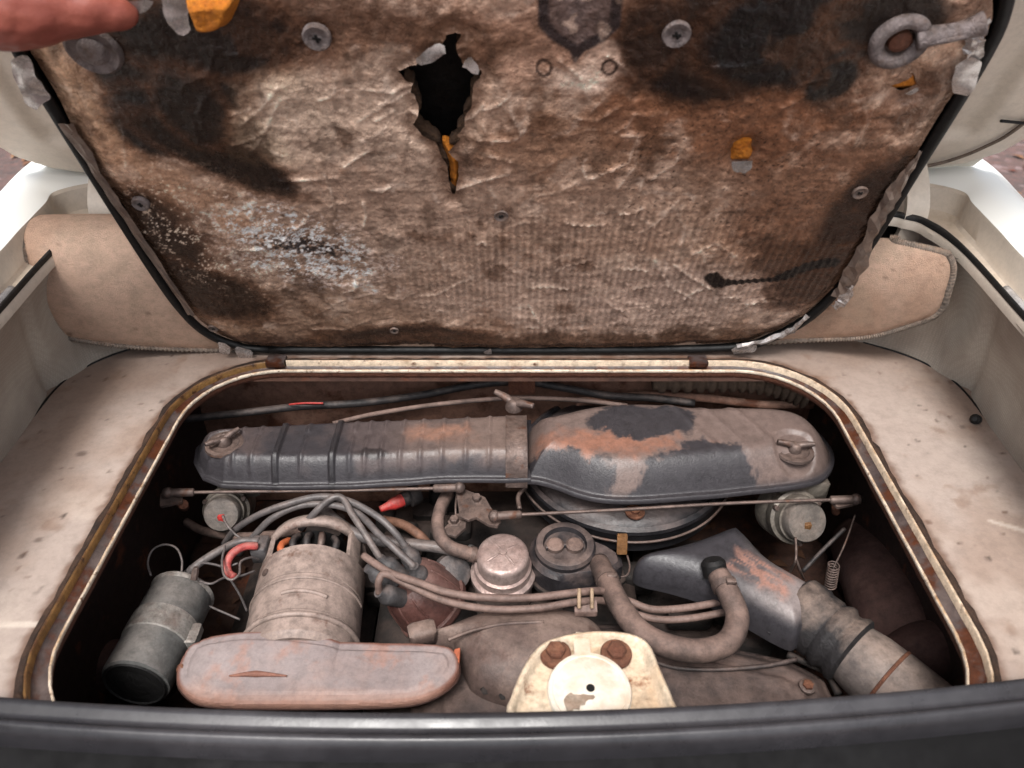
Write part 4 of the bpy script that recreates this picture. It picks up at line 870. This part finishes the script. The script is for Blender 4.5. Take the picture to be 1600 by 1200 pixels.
def left_c(x, y, d):
    c, n, n2 = soot(x, y, d, 61); rx = G(600, 700, ZA)[0]
    c = mixc(c, (92, 80, 78), sstep(.40, .62, n + .10 * (y - .70) / .04) * sstep(.006, .014, d) * .75)
    c = mixc(c, (122, 104, 96), sstep(G(610, 700, ZA)[0], G(760, 700, ZA)[0], x + .10 * (n - .5)) * sstep(.012, .022, d + .02 * (n2 - .5)) * .9)
    q = G(685, 682, -.045); c = mixc(c, (146, 110, 94), sstep(1.5, .4, np.hypot((x - q[0]) / .036, (y - q[1]) / .016) + 1.6 * (n2 - .5)) * (.35 + .9 * fbm(x, y, 220, 3, 66)))
    for rr in bandx: c = mixc(c, (40, 38, 40), sstep(.005, .0035, np.abs(x - rr)) * .6)
    q = G(585, 712, -.045); c = mixc(c, (34, 32, 34), sstep(1.2, .8, np.hypot((x - q[0]) / .018, (y - q[1]) / .007) + 1.6 * (n2 - .5)) * .7)
    return c
cl1 = smooth_poly(GXY([(918, 662), (935, 640), (1000, 632), (1060, 640), (1088, 655), (1070, 672), (1030, 682), (985, 690), (950, 678)], -.036), 4)
cl2 = smooth_poly(GXY([(820, 705), (870, 700), (920, 715), (955, 730), (945, 760), (1000, 745), (1010, 725), (1060, 705), (1110, 695), (1160, 700), (1195, 730), (1215, 735), (1300, 740), (1260, 775), (950, 800), (820, 770)], -.040), 4)
def right_c(x, y, d):
    c, n, n2 = soot(x, y, d, 64); j = .022 * (n2 - .5) + .014 * (n - .5) + .012 * (fbm(x, y, 260, 3, 68) - .5)
    s1, _, _ = sdf(cl1, x, y); s2, _, _ = sdf(cl2, x, y); dust = 1 - np.maximum(sstep(-.005, .004, s1 + j), sstep(-.005, .004, s2 + j))
    c = mixc(c, (124, 106, 99), dust * (.72 + .3 * n) * sstep(.002, .012, d))
    for px, py, rx, ry in ((910, 690, .050, .022), (1000, 690, .055, .016), (960, 702, .05, .014)):
        q = G(px, py, -.036); c = mixc(c, (152, 108, 90), sstep(1.5, .3, np.hypot((x - q[0]) / rx, (y - q[1]) / ry) + 2.0 * (n2 - .5) + 1.2 * (n - .5)) * np.clip(.2 + 1.1 * fbm(x, y, 200, 4, 67, .65), 0, 1) * dust)
    c = mixc(c, (150, 120, 110), sstep(.02, .028, np.hypot(x - wn[1][0], y - wn[1][1])) * 0); return c
sheet('left_duct', ld, .0012, left_h, flat(ZA), clean_m, ac, left_c, skirt=.006)
sheet('right_housing', rb, .0012, right_h, flat(ZA - .002), clean_m, ac, right_c, skirt=.007)
# clamp strap with its wing screw
bx0, bx1 = G(790, 700, -.04)[0], G(824, 700, -.04)[0]; yb, yf = G(800, 655, -.045)[1], G(800, 752, -.075)[1]
cs = [(yb + .012, -.075), (yb + .006, -.045), (yb - .006, -.034), (yf + .02, -.034), (yf + .004, -.045), (yf - .003, -.075), (yf - .004, -.082)]
V = []
for y, z in cs:
    for x in (bx0, bx0 + .002, bx1 - .002, bx1): V.append((x, y, z + (.0012 if x in (bx0, bx1) else 0)))
sharp(mesh('clamp_strap', V, [(i * 4 + k, (i + 1) * 4 + k, (i + 1) * 4 + k + 1, i * 4 + k + 1) for i in range(len(cs) - 1) for k in range(3)], steel, ac), 50)
def wing(c, ang, s=1.0, tilt=0):
    d = np.array([math.cos(ang), math.sin(ang), 0]); z = np.array([0, tilt, 1.0]); o = lathe('wing_nut', [(.0085 * s, 0), (.0085 * s, .004 * s), (.006 * s, .010 * s), (.0045 * s, .011 * s)], c, z, steel, ac, 14)
    tube('wing', [c + z * .006 * s, c + d * .010 * s + z * .010 * s, c + d * .022 * s + z * .012 * s], [.0045 * s, .004 * s, .0028 * s], steel, o, 8)
    tube('wing', [c + z * .006 * s, c - d * .010 * s + z * .010 * s, c - d * .022 * s + z * .012 * s], [.0045 * s, .004 * s, .0028 * s], steel, o, 8)
    return o
for q, an in ((wn[0], .75), (wn[1], -.12)):
    cq = np.array([q[0], q[1], -.0455]); lathe('pressed_washer', [(.024, 0), (.023, .003), (.018, .0035), (.016, .0015), (.010, .002), (.003, .002)], cq, (0, 0, 1), steel, ac, 30, 50); wing(cq + np.array([0, 0, .002]), an)
wing(G(803, 638, -.034), -.55, 1.3)
# round oil-bath pan below the right housing
pc = np.array([G(985, 760, -.1)[0], 0, -.118]); fr = G(985, 833, -.112); pr = .138; pc[1] = fr[1] + pr
lathe('oil_bath_pan', [(.05, -.045), (pr * .9, -.04), (pr * .985, -.028), (pr * .985, -.002), (pr, .001), (pr * .995, .006), (pr * .955, .009), (pr * .93, .004), (pr * .915, .006), (pr * .86, .012), (pr * .55, .016), (.03, .016)], pc, (0, 0, 1), M('pan_black', (48, 47, 50), dust=(112, 98, 94), da=.08, rough=.4, sc=14), ac, 72, 35)
tube('retaining_wire', [(pc[0] + (pr + .004) * math.cos(t), pc[1] + (pr + .004) * math.sin(t), -.124) for t in np.linspace(math.pi * 1.0, math.pi * 2.05, 40)], .0018, steel, ac, 6, 2)
lathe('pan_bolt', [(.012, 0), (.012, .002), (.006, .003), (.006, .006), (.003, .0065)], G(992, 801, -.103), (0, 0, 1), rustbolt, ac, 16)
block('spring_clip', G(972, 850, -.105), (.006, 0, 0), (0, .005, .012), (0, .0012, -.0006), brass, ac)
tube('clip_wire', [G(x, y, -.11) for x, y in ((980, 868), (984, 885), (980, 898), (970, 902))], .0012, steel, ac, 6)
tube('pan_clip', [G(x, y, -.1) for x, y in ((822, 760), (810, 775), (812, 795))], .003, steel, ac, 6)

# --- intake horn and its hose
ih = thing('intake_horn', 'flared grey intake horn with an orange-scuffed top', 'air intake', tuple(G(1150, 900, -.16)))
hol = chaikin(GXY([(990, 874), (1002, 860), (1055, 850), (1100, 836), (1138, 810), (1160, 808), (1175, 842), (1203, 872), (1250, 898), (1300, 928), (1300, 940), (1255, 986), (1240, 990), (1165, 948), (1112, 917), (1050, 898), (998, 888)], -.098), 2)
sc0 = G(1185, 890, -.08)
def horn_c(x, y, d):
    c = np.tile(lin((62, 60, 64)), (len(x), 1)); n = fbm(x, y, 20, 5, 71); n2 = fbm(x, y, 80, 5, 72)
    ux = (x - sc0[0]); uy = (y - sc0[1]); al = ux * .77 - uy * .64; ac_ = ux * .64 + uy * .77
    c = mixc(c, (146, 134, 131), sstep(-.05, .04, al + .05 * (n - .5)) * sstep(.004, .016, d) * .9)
    c = mixc(c, (176, 130, 114), sstep(1.25, .55, np.maximum(np.abs(al - .004) / .030, np.abs(ac_ - .004) / .020) + .9 * (n2 - .5)) * sstep(.36, .56, fbm(al, ac_ * 6, 60, 3, 73)) * .85)
    return c
sheet('horn', hol, .0024, lambda x, y, d: .034 * np.sqrt(np.clip(1 - (1 - np.clip(d / .030, 0, 1)) ** 2, 0, 1)) - .022 * sstep(.60, .66, y), flat(-.118), M('horn_enamel', 'attr', rough=.42, sc=60, bump=.12, var=.1), ih, horn_c, skirt=.012)
tube('rolled_seam', [G(x, y, -.118) for x, y in ((996, 888), (1048, 900), (1108, 922), (1160, 956), (1206, 990))], .003, darkmetal, ih, 8)
h0 = G(1243, 948, -.118); h1 = G(1330, 1018, -.122); h2 = G(1420, 1092, -.126)
dr = (h1 - h0) / np.linalg.norm(h1 - h0); Ls = np.linalg.norm(h1 - h0)
sl = lathe('rubber_sleeve', [(.033, -.004), (.0365, .0), (.0372, Ls * .28), (.0355, Ls * .33), (.0362, Ls * .52), (.0345, Ls * .56), (.0385, Ls * .66), (.0385, Ls * .72), (.0345, Ls * .78), (.0345, Ls * .84), (.039, Ls * .93), (.0388, Ls * .99), (.034, Ls * 1.04)], h0, dr, M('dusty_rubber', (46, 43, 45), dust=(150, 130, 118), da=.05, rough=.7, sc=22, up=1.5, bump=.5), None, 40, 50)
tag(sl, 'wrinkled black rubber sleeve joining intake horn to the grey pipe', 'sleeve')
pp = thing('intake_pipe', 'dusty grey intake pipe disappearing behind the rear sill', 'pipe', tuple(h1 - np.array([0, 0, .05])))
Lp = np.linalg.norm(h2 - h1)
lathe('pipe', [(.030, -.01), (.0335, .004), (.036, .02), (.0365, Lp * .62), (.036, Lp * .63), (.037, Lp * .66), (.037, Lp * 1.4)], h1, h2 - h1, M('pipe_grey', (120, 110, 106), dust=(168, 148, 136), da=.5, rough=.6, sc=20), pp, 40, 50)
lathe('pipe_joint', [(.0366, Lp * .60), (.0378, Lp * .61), (.0378, Lp * .65), (.0368, Lp * .66)], h1, h2 - h1, rustbolt, pp, 40)

# --- carburettors
def carb(label, px, py, z, s, wire, wc):
    t = thing('carburettor', label, 'carburettor', tuple(G(px, py, z - .08)), 'carburettors at the ends of the throttle rods')
    c = G(px, py, z); ax = np.array([.12, -.78, .52]); ax /= np.linalg.norm(ax)
    lathe('body', [(.020 * s, -.07), (.032 * s, -.06), (.034 * s, -.035), (.030 * s, -.028)], c, ax, carbm, t, 28)
    lathe('choke_housing', [(.031 * s, -.030), (.034 * s, -.024), (.034 * s, -.012), (.030 * s, -.010), (.0285 * s, -.004), (.0285 * s, .000)], c, ax, carbm, t, 36, 35)
    lathe('choke_cap', [(.0260 * s, -.002), (.0255 * s, .012), (.0235 * s, .0150), (.004 * s, .0155)], c, ax, M('choke_cap', (118, 110, 104), dust=(150, 136, 126), da=.3, rough=.55, sc=60), t, 36, 35)
    u, v, a = basis(ax)
    for k in range(3):
        tt = .6 + k * 2.1; lathe('screw', [(.0035, -.012), (.0035, -.006), (.0025, -.005)], c + (u * math.cos(tt) + v * math.sin(tt)) * .0315 * s, ax, steel, t, 8)
    block('float_chamber', c + np.array([.01, .05, .012]), (.03 * s, 0, 0), (0, .02, 0), (0, 0, .018), carbm, t)
    tb = c + a * .016; block('choke_terminal', tb + np.array([0, -.001, -.006]), (.004, 0, 0), (0, .003, 0), (0, 0, .006), wc, t); return t
lc = carb('small dusty carburettor choke beside the tangle of ignition leads', 350, 800, -.125, .86, 0, red)
rc = carb('grey carburettor choke with a brass terminal and hanging wire', 1252, 812, -.115, 1.0, 0, brass)
tube('choke_wire', [G(x, y, z) for x, y, z in ((348, 806, -.10), (356, 822, -.10), (372, 838, -.11), (395, 850, -.11), (412, 852, -.11))], .0016, leadm, lc, 6)
tube('choke_wire', [G(x, y, z) for x, y, z in ((1243, 840, -.10), (1244, 860, -.105), (1243, 876, -.11), (1236, 890, -.13), (1230, 905, -.15))], .0016, steel, rc, 6)
tube('choke_wire', [G(x, y, z) for x, y, z in ((1243, 870, -.11), (1250, 890, -.125), (1256, 905, -.15))], .0014, steel, rc, 6)

# --- throttle linkage
def rod(label, pts, r, z, ends):
    t = thing('throttle_rod', label, 'throttle rod', tuple(G(pts[0][0], pts[0][1], z)), 'throttle rods'); P3 = [G(x, y, z) for x, y in pts]
    tube('rod', P3, r, steel, t, 8)
    for e, f in ((0, 1), (-1, -2)):
        d = P3[f] - P3[e]; d /= np.linalg.norm(d); lathe('ball_socket', [(.003, .0), (.0052, .002), (.0052, .030), (.0035, .032)], P3[e], d, steel, t, 12)
        lathe('ball_joint', [(.002, -.007), (.006, -.004), (.0072, 0), (.006, .004), (.002, .007)], P3[e], (0, 0, 1), steel, t, 14)
    return t
rod('thin straight throttle rod running along the ribbed duct', [(262, 770), (400, 768), (560, 766), (718, 762)], .0021, -.078, 1)
rod('thin throttle rod crossing above the round oil bath pan', [(772, 806), (960, 797), (1150, 786), (1338, 780)], .0021, -.078, 1)
bk = thing('bell_crank', 'dusty steel bell crank joining the two throttle rods', 'bell crank', tuple(G(735, 800, -.12)))
plate('crank_plate', GXY([(712, 769), (726, 764), (758, 776), (770, 796), (783, 814), (777, 822), (764, 820), (744, 808), (732, 812), (718, 806), (716, 792)], -.09), -.094, -.090, steel, bk)
plate('pivot_bracket', GXY([(712, 800), (730, 800), (728, 822), (712, 836), (698, 832), (694, 822), (704, 812)], -.10), -.106, -.102, steel, bk)
for px, py in ((745, 782), (710, 816)): lathe('hex_bolt', [(.008, 0), (.008, .0015), (.0055, .002), (.0055, .008), (.0045, .009)], G(px, py, -.091 if px > 730 else -.102), (0, -.1, 1), steel, bk, 6)
tube('return_spring', [G(714, 772, -.1), G(712, 790, -.1), G(712, 806, -.105)], .0014, steel, bk, 6)

# --- ignition leads and hoses
def cable(name, label, cat, pts, r, mat, group=None, seg=10):
    V, Fc = tube_geo([G(*p) for p in pts], r, seg, 8, .02); return tag(mesh(name, V, Fc, mat), label, cat, group)
def lead(label, boot, pts, mat=leadm, r=.0041):
    V, Fc = tube_geo([BT[boot]] + [G(*p) for p in pts], r, 10, 8); return tag(mesh('ignition_lead', V, Fc, mat), label, 'ignition lead', 'ignition leads from the distributor')
lead('outermost grey ignition lead arching over the generator toward the small choke', 0, [(615, 830, -.085), (588, 806, -.075), (545, 783, -.07), (500, 776, -.07), (450, 787, -.072), (405, 804, -.085), (370, 826, -.11), (350, 850, -.15)])
lead('grey ignition lead arching just inside the outermost one', 3, [(622, 862, -.088), (592, 835, -.080), (560, 803, -.078), (520, 789, -.076), (470, 790, -.078), (425, 810, -.09), (395, 840, -.115), (372, 866, -.15)])
lead('grey ignition lead bent sharply above the generator end', 1, [(575, 842, -.085), (550, 803, -.072), (538, 782, -.066), (526, 776, -.064), (510, 784, -.068), (490, 803, -.080), (470, 826, -.105)])
V, Fc = tube_geo([G(*p) for p in ((568, 868, -.085), (585, 880, -.083), (612, 896, -.082), (650, 909, -.080), (700, 926, -.078), (760, 934, -.078), (830, 934, -.078), (900, 926, -.080), (945, 924, -.100), (985, 940, -.118), (1020, 952, -.120), (1070, 950, -.118), (1130, 940, -.118))], .0042, 10, 8)
tag(mesh('ignition_lead', V, Fc, leadbrown), 'long dusty ignition lead passing under the breather hose, upper of two', 'ignition lead', 'ignition leads from the distributor')
lead('long dusty ignition lead passing under the breather hose, lower of two', 4, [(592, 908, -.085), (603, 897, -.080), (640, 915, -.090), (700, 940, -.092), (770, 952, -.090), (840, 950, -.088), (905, 940, -.090), (950, 940, -.112), (990, 958, -.126), (1030, 968, -.126), (1080, 966, -.124), (1135, 956, -.122)], leadbrown)
cl = thing('lead_clip', 'small clip holding the two long ignition leads together', 'clip', tuple(G(920, 940, -.11)))
for px in (905, 925): tube('clip_post', [G(px, 920, -.076), G(px, 935, -.080), G(px, 950, -.088)], .0022, M('clip_tan', (176, 150, 124), rough=.6), cl, 6)
block('clip_body', G(915, 950, -.100), (.012, 0, 0), (0, .006, .003), (0, 0, .004), leadbrown, cl)
cable('fuel_hose', 'thick grey hose sloping behind the distributor boots', 'hose', [(505, 796, -.11), (530, 818, -.11), (565, 838, -.115), (620, 848, -.125), (690, 856, -.125), (740, 868, -.125)], .0072, leadm)
cable('fuel_hose', 'bent grey hose dropping from the bell crank to the fuel pump', 'hose', [(700, 772, -.11), (690, 790, -.105), (684, 815, -.105), (688, 838, -.108), (704, 855, -.112), (730, 864, -.118), (752, 870, -.125)], .0082, hosem)
cable('fuel_hose', 'dusty brown hose low behind the small choke', 'hose', [(290, 815, -.17), (320, 830, -.17), (370, 838, -.16), (430, 835, -.16), (470, 830, -.17)], .0055, hosem)
cable('brown_hose', 'rust brown curved pipe beside the dark air filter base', 'pipe', [(600, 812, -.15), (630, 820, -.14), (655, 836, -.14), (668, 850, -.15)], .006, M('brown_hose', (120, 84, 66), dust=(140, 104, 86), da=.3, rough=.7))
cable('grey_cable', 'thick grey cable rising from the coil to the generator', 'cable', [(285, 905, -.12), (305, 885, -.105), (340, 862, -.10), (375, 846, -.10), (405, 846, -.10)], .0048, leadm)
cable('red_cable', 'pinkish red cable looping beside the generator terminal', 'cable', [(402, 853, -.095), (382, 854, -.09), (364, 864, -.09), (355, 880, -.095), (357, 895, -.10), (366, 902, -.10)], .0046, pinkcable)
for pts, lab in (([(352, 853, -.085), (347, 875, -.085), (350, 898, -.085), (362, 906, -.085), (374, 896, -.085), (376, 878, -.085), (392, 871, -.09), (404, 874, -.10)], 'thin grey wire looped around the red cable'),
                 ([(312, 908, -.10), (330, 912, -.10), (350, 903, -.105), (375, 900, -.11), (398, 892, -.115)], 'thin grey wire from the coil terminal to the generator'),
                 ([(306, 890, -.09), (315, 880, -.09), (335, 882, -.095), (352, 886, -.10), (372, 880, -.10)], 'thin purple-brown wire arching from the coil terminal'),
                 ([(360, 905, -.11), (375, 930, -.13), (386, 955, -.15)], 'thin wire dropping from the red cable toward the generator'),
                 ([(320, 944, -.13), (345, 955, -.14), (375, 968, -.15)], 'thin wire running from the coil band to the generator side')):
    cable('thin_wire', lab, 'wire', pts, .0014, leadm, None, 6)
rcn = thing('oil_pressure_switch', 'black switch with a red plug below the ribbed duct', 'switch', tuple(G(625, 790, -.14)))
q0, q1 = G(650, 772, -.12), G(594, 796, -.118)
lathe('switch_body', [(.012, -.004), (.0135, .0), (.0135, .010), (.010, .012), (.010, .020)], q0, q1 - q0, blackwire, rcn, 14)
d = (q1 - q0) / np.linalg.norm(q1 - q0); tube('red_plug', [q0 + d * .018, q0 + d * .032, q0 + d * .040, q1], [.0088, .0082, .0055, .0040], red, rcn, 10)

# --- firewall things
cable('wiring_harness', 'black wiring harness sagging along the brown firewall', 'wiring', [(285, 655, -.075), (380, 645, -.075), (470, 635, -.07), (560, 630, -.07), (660, 617, -.065), (740, 602, -.055), (815, 596, -.05), (880, 606, -.055), (950, 618, -.065), (1020, 622, -.068), (1085, 630, -.072)], .0055, blackwire)
cable('bowden_cable', 'thin grey cable bowed behind the wing screw of the clamp', 'cable', [(520, 662, -.07), (580, 648, -.068), (660, 635, -.066), (740, 626, -.064), (810, 622, -.064), (900, 625, -.066), (980, 634, -.07)], .0034, hosem)
for k, dz in enumerate((0, .006)): cable('red_wire', ('bare red wire end by the firewall harness, lower of two', 'bare red wire end by the firewall harness, upper of two')[k], 'wire', [(452, 632, -.066 + dz), (475, 630, -.062 + dz), (505, 630, -.062 + dz)], .0014, red, 'red wires at the harness', 6)
hp = catmull([G(*p) for p in ((1020, 598, -.045), (1100, 597, -.045), (1165, 598, -.047), (1220, 608, -.052), (1262, 624, -.062))], 24)
V, Fc = tube_geo(hp, np.array([.0125 + .0022 * (1 if (i // 3) % 2 else -1) for i in range(len(hp))]), 16, 0); tag(mesh('heater_hose', V, Fc, M('brown_card_hose', (96, 78, 64), dust=(128, 106, 88), da=.2, rough=.85, sc=30)), 'ribbed brown heater hose under the far hatch edge', 'hose')
cable('firewall_rail', 'dusty strip running below the ribbed heater hose', 'strip', [(900, 628, -.075), (1000, 618, -.072), (1100, 622, -.072), (1190, 632, -.075), (1270, 632, -.075)], .006, firewall)
tb = thing('firewall_bracket', 'rusty bracket hanging from the far hatch edge', 'bracket', tuple(G(816, 600, -.05)))
block('bracket_plate', G(815, 603, -.045), (.018, 0, 0), (0, .004, 0), (0, 0, .012), rustbolt, tb); lathe('bracket_screw', [(.005, 0), (.005, .004), (.003, .005)], G(814, 591, -.028), (0, -.6, .8), brass, tb, 10)

# --- right-hand corner
sp0, sp1 = G(1297, 918, -.15), G(1302, 888, -.12); axs = sp1 - sp0; u, v, a = basis(axs); ln = np.linalg.norm(axs)
pts = [sp0 + a * ln * 1.2 * t + (u * math.cos(t * 60) + v * math.sin(t * 60)) * .0062 for t in np.linspace(0, 1, 150)]
V, Fc = tube_geo(pts, .0009, 6, 0); spg = thing('return_spring', 'small coiled return spring near the rubber sleeve', 'spring', tuple(sp0)); mesh('coil', V, Fc, steel, spg); tube('hook_wire', [sp1, G(1320, 850, -.11), G(1336, 805, -.10)], .0011, steel, spg, 6)
cable('lever_rod', 'thin dark lever rod slanting below the brass-terminal choke', 'rod', [(1254, 893, -.15), (1290, 855, -.13), (1320, 826, -.115)], .0026, blackwire)
lv_ = thing('throttle_lever', 'reddish throttle lever at the rod end beside the hatch wall', 'lever', tuple(G(1320, 790, -.12)))
block('lever_plate', G(1322, 785, -.085), (.016, .004, 0), (-.002, .006, 0), (0, 0, .002), steel, lv_); tube('pivot', [G(1306, 790, -.09), G(1306, 800, -.11)], .005, rustbolt, lv_)
lv2 = thing('throttle_lever', 'dark throttle lever at the rod end near the coil side', 'lever', tuple(G(268, 780, -.12)))
block('lever_plate', G(268, 778, -.085), (.012, .004, 0), (-.004, .012, 0), (0, 0, .002), steel, lv2); tube('pivot', [G(286, 788, -.09), G(288, 792, -.12)], .006, rustbolt, lv2)
heat = M('heat_brown', (86, 60, 56), dust=(124, 94, 86), da=.2, rough=.8, sc=14)
cable('heater_duct', 'fat dusty heater duct in the dark corner beside the sleeve', 'duct', [(1352, 850, -.24), (1375, 910, -.20), (1400, 975, -.19), (1410, 1020, -.22)], .046, heat, None, 24)
cable('heater_duct', 'brown heater duct end beneath the hatch corner by the pipe', 'duct', [(1400, 1050, -.20), (1450, 1020, -.17), (1500, 1035, -.20)], .035, heat, None, 24)
cable('red_strap', 'dull red strap down beside the heater duct', 'strap', [(1440, 900, -.21), (1430, 930, -.20), (1415, 960, -.21)], .012, M('dull_red', (128, 34, 36), rough=.7), None, 8)
cable('drain_pipe', 'dark brown ledge below the ignition coil', 'pipe', [(100, 1060, -.23), (180, 1040, -.23), (270, 1050, -.23)], .03, heat, None, 20)

# --- cream latch bracket on the sill
lb = thing('latch_bracket', 'cream latch bracket with white disc and two rusty bolts', 'latch bracket', tuple(G(920, 1090, -.02)))
LZ = .004
lo = smooth_poly(GXY([(794, 1112), (798, 1088), (814, 1048), (834, 1016), (858, 998), (900, 987), (940, 984), (985, 988), (1014, 1004), (1032, 1044), (1052, 1090), (1056, 1116), (1000, 1150), (840, 1150)], LZ), 4)
sheet('bracket_plate', lo, .0022, lambda x, y, d: .012 * sstep(.009, .003, d) - .003 * sstep(.003, 0, d), flat(LZ - .011), M('bracket_cream', (232, 212, 186), dust=(204, 176, 146), da=.1, rust=(130, 80, 52), ra=.12, rough=.45, sc=30, var=.1), lb, None, skirt=.010)
dc = G(921, 1080, LZ - .006)
lathe('white_disc', [(.034, -.008), (.035, .0), (.0338, .0022), (.0310, .0026), (.0300, .0018), (.028, .0022), (.018, .0046), (.006, .0050)], dc, (0, -.05, 1), plasticw, lb, 48, 40)
block('disc_tongue', dc + np.array([-.003, .040, -.0005]), (.007, 0, 0), (0, .016, 0), (0, 0, .003), plasticw, lb, .4)
lathe('keyhole', [(.0034, 0), (.0036, .0006)], dc + np.array([.0005, -.0005, .0052]), (0, 0, 1), blackpaint, lb, 16)
plate('stain_chip', [(dc[0] + p[0], dc[1] + p[1]) for p in ragged([(-.022, -.010), (-.016, -.004), (-.008, -.006), (.002, -.003), (.004, -.008), (-.004, -.012), (-.010, -.018), (-.020, -.020)], .0012, 3)], dc[2] + .003, dc[2] + .0047, M('worn_patch', (186, 168, 150), dust=(150, 128, 110), da=.3, rough=.8, sc=90), lb, .0001)
for px in (868, 963):
    q = G(px, 1020, LZ - .004); o = lathe('rusty_bolt', [(.0135, -.004), (.0135, .0), (.0125, .0012), (.008, .0015)], q, (0, 0, 1), rustbolt, lb, 24, 40); lathe('bolt_head', [(.0085, .001), (.0085, .006), (.0065, .0078), (.002, .008)], q, (0, 0, 1), rustbolt, o, 6, 40)
